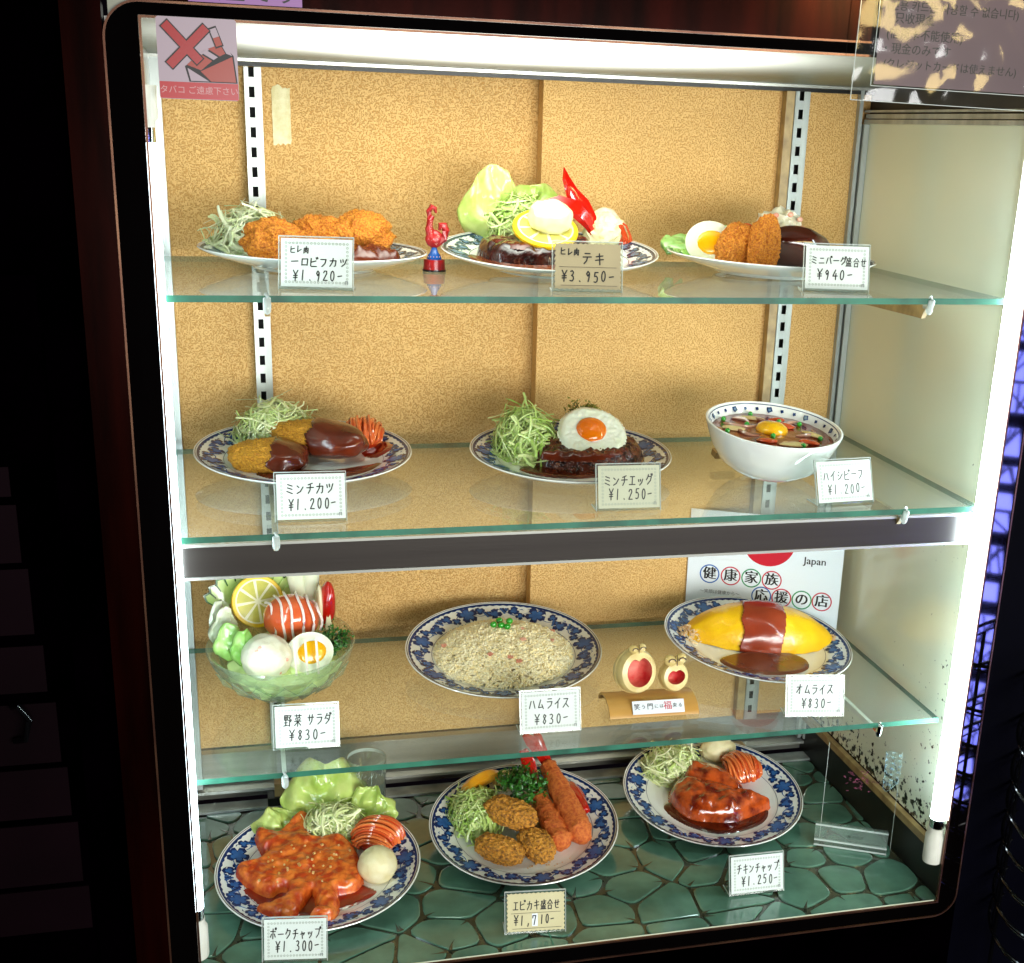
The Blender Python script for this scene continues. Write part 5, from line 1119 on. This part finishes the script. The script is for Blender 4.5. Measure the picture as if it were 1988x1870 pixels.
t = thing('poster', 'white poster with coloured rings around Japanese letters, behind the omelette plate', 'poster', (.843, .512, S3+.0004), (0, 0, atan2(-.117, .242)))
pw = .270; mb = MB(); mb.box(0, pw, 0, .003, 0, .203); bd = obj('board', mb, 'whiteb', t, False)
def disc(mb, x, z, r0, r1, n=40, y=-.0004):
    mb.add([(x+r*cos(2*pi*k/n), y, z+r*sin(2*pi*k/n)) for r in (r0, r1) for k in range(n)], [(k, (k+1) % n, n+(k+1) % n, n+k) for k in range(n)])
mb = MB(); disc(mb, .140, .156, .0001, .046); obj('red_disc', mb, 'red', bd, False)
RG = [('健', .040, .0855, 'pblue'), ('康', .0775, .0852, 'pink'), ('家', .1140, .0850, 'pgreen'), ('族', .1500, .0848, 'pink'), ('応', .1340, .0535, 'pblue'), ('援', .1695, .0535, 'pink'), ('の', .2050, .0535, 'pgreen'), ('店', .2400, .0540, 'pink')]
for s, x, z, m in RG:
    mb = MB(); disc(mb, x, z, .0154, .0176); obj('ring', mb, m, bd, False); text(s, .0245, 'ink', bd, (x, -.0004, z), name='lettering', bold=.0007)
text('Japan', .0185, 'ink', bd, (.222, -.0004, .1270), name='lettering', bold=.00025)
text('～笑顔は健康から～', .008, 'greyink', bd, (.060, -.0004, .052), name='lettering')

# water tumbler behind the pork plate
t = thing('water_glass', 'clear tumbler of water behind the pork chop plate', 'glass', (.262, .425, .0006))
mb = MB(); mb.lathe([(0, .008), (.028, .008), (.032, .106), (.0335, .106), (.0305, .001), (0, .001)], 40); obj('tumbler', mb, 'tumbler', t)
mb = MB(); mb.lathe([(0, .0084), (.0278, .0084), (.0302, .062), (0, .062)], 40); obj('water', mb, 'waterm', t)
mb = MB(); mb.lathe([(.0317, .100), (.0319, .106)], 40); 
for k in range(16): a = pi+pi*k/16; mb.tube([(.0322*cos(a), .0322*sin(a), .080+.004*(k % 2)), (.0322*cos(a+.08), .0322*sin(a+.08), .090-.003*(k % 3))], .0006, 4)
obj('etched_print', mb, 'frost', t)

# clear award plaque on an acrylic base
t = thing('acrylic_plaque', 'clear acrylic plaque with faint star pattern standing at the right of the floor', 'plaque', (.983, .190, .0006), (0, 0, radians(-27)))
mb = MB(); mb.box(-.002, .116, -.006, .020, 0, .006); mb.box(-.002, .116, -.006, -.001, .006, .040); mb.box(-.002, .116, .006, .011, .006, .036); obj('base', mb, 'acrylic_edge' if 0 else 'acrylic', t, False)
mb = MB(); 
for z in (.0, .0095, .0375): mb.box(-.002, .116, -.0068, -.006, z, z+.0028)
mb.box(-.002, .116, .0, .004, .006, .0085); obj('base_edge', mb, 'acrylic_edge', t, False)
mb = MB(); mb.box(.006, .122, .0005, .0045, .007, .185); pn = obj('panel', mb, 'pane', t, False)
mb = MB()
for x in (.006, .1215): mb.box(x, x+.0006, .0, .0050, .007, .185)
obj('panel_edge', mb, 'acrylic_edge', pn, False)
mb = MB(); R_ = random.Random(5)
x0, x1 = .096, .128
def seg(a, b):
    if all(x0-.0005 <= p[0] <= x1 and .113 <= p[1] <= .186 and p[1] > .113+abs(p[0]-.108)*1.3-.002 for p in (a, b)): mb.tube([(a[0], -.0004, a[1]), (b[0], -.0004, b[1])], .00026, 4)
s_ = .0200
for j in range(7):                                 # hemp-leaf stars
    for i in range(4):
        cx, cz = .098+i*s_*1.732/1.6+(s_*.54 if j % 2 else 0), .110+j*s_*.75
        for k in range(6):
            a = radians(30+60*k); b = radians(60*k); seg((cx, cz), (cx+s_*.62*cos(a), cz+s_*.62*sin(a))); seg((cx, cz), (cx+s_*.36*cos(b), cz+s_*.36*sin(b))); seg((cx+s_*.36*cos(b), cz+s_*.36*sin(b)), (cx+s_*.62*cos(a), cz+s_*.62*sin(a))); seg((cx+s_*.36*cos(b), cz+s_*.36*sin(b)), (cx+s_*.62*cos(a-pi/3), cz+s_*.62*sin(a-pi/3)))
mb.tube([(.097, -.0004, .186), (.0985, -.0004, .118), (.103, -.0004, .113), (.108, -.0004, .116), (.122, -.0004, .134)], .0005, 4)
obj('star_pattern', mb, 'holo', pn, False)
mb = MB()
for k in range(36):
    x, z = R_.gauss(.056, .013), R_.gauss(.128, .009); mb.tube([(x-.002, -.0004, z), (x+R_.uniform(-.001, .002), -.0004, z+R_.uniform(-.002, .002)), (x+.002, -.0004, z+R_.uniform(-.002, .003))], .0005, 4)
obj('flower_print', mb, 'flower', pn, False)
text('食べログ', .0065, 'ink', t, (.064, -.0071, .024), name='lettering')
mb = MB(); mb.tube([(.060, -.0072, .030), (.064, -.0072, .0325), (.068, -.0072, .030)], .0004, 4); obj('roof_mark', mb, 'ink', t, False)

# ------------------------------------------------------------------ stickers on the front glass
t = thing('no_smoking_sticker', 'mauve and red no-smoking sticker on the glass at the top left corner', 'sticker', (.0175, -.0044, 1.1385))
sw, sh = .0825, .0825
mb = MB(); mb.add([(x, -.0004, z) for x, z in rrect(0, sw, 0, sh, .003, 5)]+[(x, 0, z) for x, z in rrect(0, sw, 0, sh, .003, 5)], [tuple(range(24))[::-1], tuple(range(24, 48))]+[(i, (i+1) % 24, 24+(i+1) % 24, 24+i) for i in range(24)]); sk = obj('backing', mb, 'sticker', t, False)
def fl(name, pts, m, y=-.0006):
    mb = MB(); mb.add([(x, y, z) for x, z in pts], [tuple(range(len(pts)))]); return obj(name, mb, m, sk, False)
def bar(a, b, w_, m, y, name='cross_bar'):
    ax, az_ = a; bx, bz = b; dx, dz = bx-ax, bz-az_; l = sqrt(dx*dx+dz*dz); nx, nz = -dz/l*w_/2, dx/l*w_/2
    fl(name, [(ax+nx, az_+nz), (ax-nx, az_-nz), (bx-nx, bz-nz), (bx+nx, bz+nz)], m, y)
fl('red_band', [(0.0005, .0005), (sw-.0005, .0005), (sw-.0005, .0175), (.0005, .0175)], 'stband')
text('タバコ ご遠慮下さい', .0088, 'stink', sk, (sw/2, -.0008, .0090), name='lettering')
# cigarette packet
fl('packet_outline', [(.0275, .0335), (.0650, .0590), (.0680, .0560), (.0785, .0460), (.0815, .0180), (.0315, .0180)], 'ink', -.0008)
fl('packet', [(.0300, .0320), (.0520, .0190), (.0330, .0190)], 'sticker', -.0010)
fl('packet', [(.0540, .0190), (.0435, .0290), (.0770, .0450), (.0800, .0190)], 'stor', -.0010)
fl('packet', [(.0295, .0350), (.0440, .0300), (.0560, .0400), (.0430, .0470)], 'stor', -.0010)
fl('packet', [(.0450, .0480), (.0575, .0410), (.0620, .0440), (.0500, .0510)], 'sticker', -.0010)
fl('packet', [(.0520, .0520), (.0640, .0450), (.0700, .0480), (.0650, .0570)], 'stor', -.0010)
fl('packet', [(.0660, .0570), (.0710, .0480), (.0770, .0460), (.0720, .0540)], 'sticker', -.0010)
bar((.0570, .0740), (.0645, .0540), .0090, 'ink', -.0012, 'cigarette'); bar((.0578, .0725), (.0610, .0640), .0068, 'sticker', -.0013, 'cigarette'); bar((.0610, .0640), (.0640, .0555), .0068, 'stor', -.0013, 'cigarette')
bar((.0075, .0765), (.0440, .0380), .0115, 'ink', -.0014); bar((.0110, .0330), (.0520, .0740), .0115, 'ink', -.0015)
bar((.0083, .0757), (.0432, .0388), .0090, 'stred', -.0016); bar((.0118, .0338), (.0512, .0732), .0090, 'stred', -.0017)

t = thing('purple_label', 'pink-purple no-smoking strip label above the case at the top edge', 'label', (.052, -.0072, 1.2368))
mb = MB(); mb.box(0, .118, -.0006, .0, 0, .036); lb = obj('strip', mb, 'purple', t, False); text('禁煙です', .0255, 'ink', lb, (.059, -.0010, .0120), name='lettering', sx=1.15)

t = thing('notice_sleeve', 'clear vinyl sleeve with a mauve cash-only notice hanging over the top right corner', 'notice', (.817, -.014, 1.168), (0, radians(1.0), 0))
mb = MB(); mb.box(.030, .300, -.0012, -.0004, .020, .220); nb = obj('sheet', mb, 'notice', t, False)
mb = MB(); nx_, nz_ = 30, 20; vs = [(i/nx_*.32, -.0028-.0022*noise.noise(Vector((i*.35, j*.35, 2))), j/nz_*.235) for j in range(nz_+1) for i in range(nx_+1)]
mb.add(vs, [(j*(nx_+1)+i, j*(nx_+1)+i+1, (j+1)*(nx_+1)+i+1, (j+1)*(nx_+1)+i) for j in range(nz_) for i in range(nx_)]); obj('vinyl', mb, 'sleeve', t)
mb = MB()
for a in ((0, .0008, 0, .235), (.0245, .0252, .018, .235)): mb.box(a[0], a[1], -.0042, -.0034, a[2], a[3])
mb.box(0, .32, -.0042, -.0034, 0, .0008); mb.box(.0252, .32, -.0042, -.0034, .0175, .0183); obj('welded_edge', mb, 'acrylic_edge', t, False)
for s, z, x, sz in (('(신용 카드는 사용할 수 없습니다)', .1075, .036, .0130), ('・只收現金', .0935, .034, .0135), ('(信用卡不能使用)', .0760, .039, .0135), ('・現金のみです', .0590, .034, .0135), ('(クレジットカードは使えません)', .0420, .039, .0125)):
    text(s, sz, 'ink', nb, (x, -.0014, z+.002), name='lettering', align='LEFT', bold=.0001)

# ------------------------------------------------------------------ around the case (setting)
fa = bpy.data.objects.new('wall', None); C.objects.link(fa); fa['kind'] = 'structure'
obj('wood_panel', MB().box(-.078, -.0366, -.0045, .02, -1.1, 1.60), 'facade', fa, False)
obj('wood_panel', MB().box(-.0362, 1.1332, -.0045, .02, 1.2362, 1.60), 'facade', fa, False)
obj('wood_panel', MB().box(-.0362, 1.1332, -.0045, .02, -1.1, -.0272), 'black', fa, False)
obj('wood_panel', MB().box(1.1337, 1.36, -.0045, .02, -1.1, 1.60), 'darkblue', fa, False)
obj('wall_body', MB().box(-1.6, -.0785, .02, .05, -1.1, 1.6), 'black', fa, False)
obj('case_back', MB().box(-.034, 1.122, .5605, .568, -.02, 1.24), 'black', fa, False)
g = obj('ground', MB().box(-4, 4, -5, .6, -1.16, -1.10), 'black', None, False, kind='structure')

# dim door with maroon panes far left
t = thing('pane_door', 'dark door with dim maroon panes at the far left', 'door', (-.30, .0, 0))
mb = MB(); mb.box(-.30, .175, -.004, .018, -.55, .95); obj('door_leaf', mb, 'black', t, False)
for (z0, z1, xr) in ((.70, .735, .128), (.620, .690, .132), (.53, .612, .138), (.455, .515, .146), (.36, .44, .154), (.285, .352, .160), (.19, .275, .166), (.12, .182, .172)):
    mb = MB(); mb.box(-.12, xr, -.007, -.0042, z0, z1); obj('pane', mb, 'maroon', t, False)
mb = MB(); mb.tube([(.105, -.012, .395), (.118, -.022, .40), (.125, -.022, .425), (.115, -.022, .445), (.106, -.012, .44)], .004, 8); obj('handle', mb, 'wirem', t)

# wire rack of black hoops at the right edge
t = thing('wire_rack', 'stack of curved black wire hoops at the right edge of the photo', 'rack', (1.27, -.10, 0))
zs = [.392, .318, .258, .208, .158, .108, .058, .010]
for k, z in enumerate(zs):
    R0 = .115; pts = [(R0*cos(a), R0*sin(a), z+.035*cos(a-pi*.15)) for a in [2*pi*i/56 for i in range(56)]]
    mb = MB(); mb.tube(pts, .0028, 8, closed=True); pts2 = [(p[0]*.95, p[1]*.95, p[2]-.010) for p in pts]; mb.tube(pts2, .0016, 6, closed=True)
    for i in range(0, 56, 7): mb.tube([pts[i], pts2[i]], .0012, 5)
    obj('hoop', mb, 'wirem', t)
mb = MB()
for a in (.2, 1.7, 2.9, 4.0, 5.2): mb.tube([(.112*cos(a), .112*sin(a), -1.1), (.112*cos(a), .112*sin(a), .42)], .003, 8)
obj('post', mb, 'wirem', t)

# lit vertical sign across the lane, mirrored in the polished right stile
t = thing('neon_sign', 'tall narrow blue-lit sign across the lane, mirrored in the right rim', 'sign', (2.336, -1.82, -1.09), (0, 0, atan2(1.017, 1.5186)))
mb = MB(); mb.box(-.16, .16, -.08, -.003, 0, 1.95); obj('casing', mb, 'black', t, False)
R_ = random.Random(9); z = .12
while z < 1.84:
    h = R_.choice((.05, .06, .085)); x0 = R_.uniform(-.052, -.036)
    mb = MB(); mb.prism([(x0, z), (R_.uniform(.02, .034), z), (R_.uniform(.016, .034), z+h), (x0+R_.uniform(-.004, .012), z+h)], .0, .004, 0, 'xz'); obj('lit_panel', mb, 'blueneon', t, False)
    if R_.random() < .75:
        mb = MB()
        for q in range(4): mb.tube([(R_.uniform(-.05, .04), .010, z), (R_.uniform(-.05, .04), .010, z+h)], .004, 5)
        obj('strut', mb, 'black', t, False)
    z += h+R_.choice((.012, .035, .05))
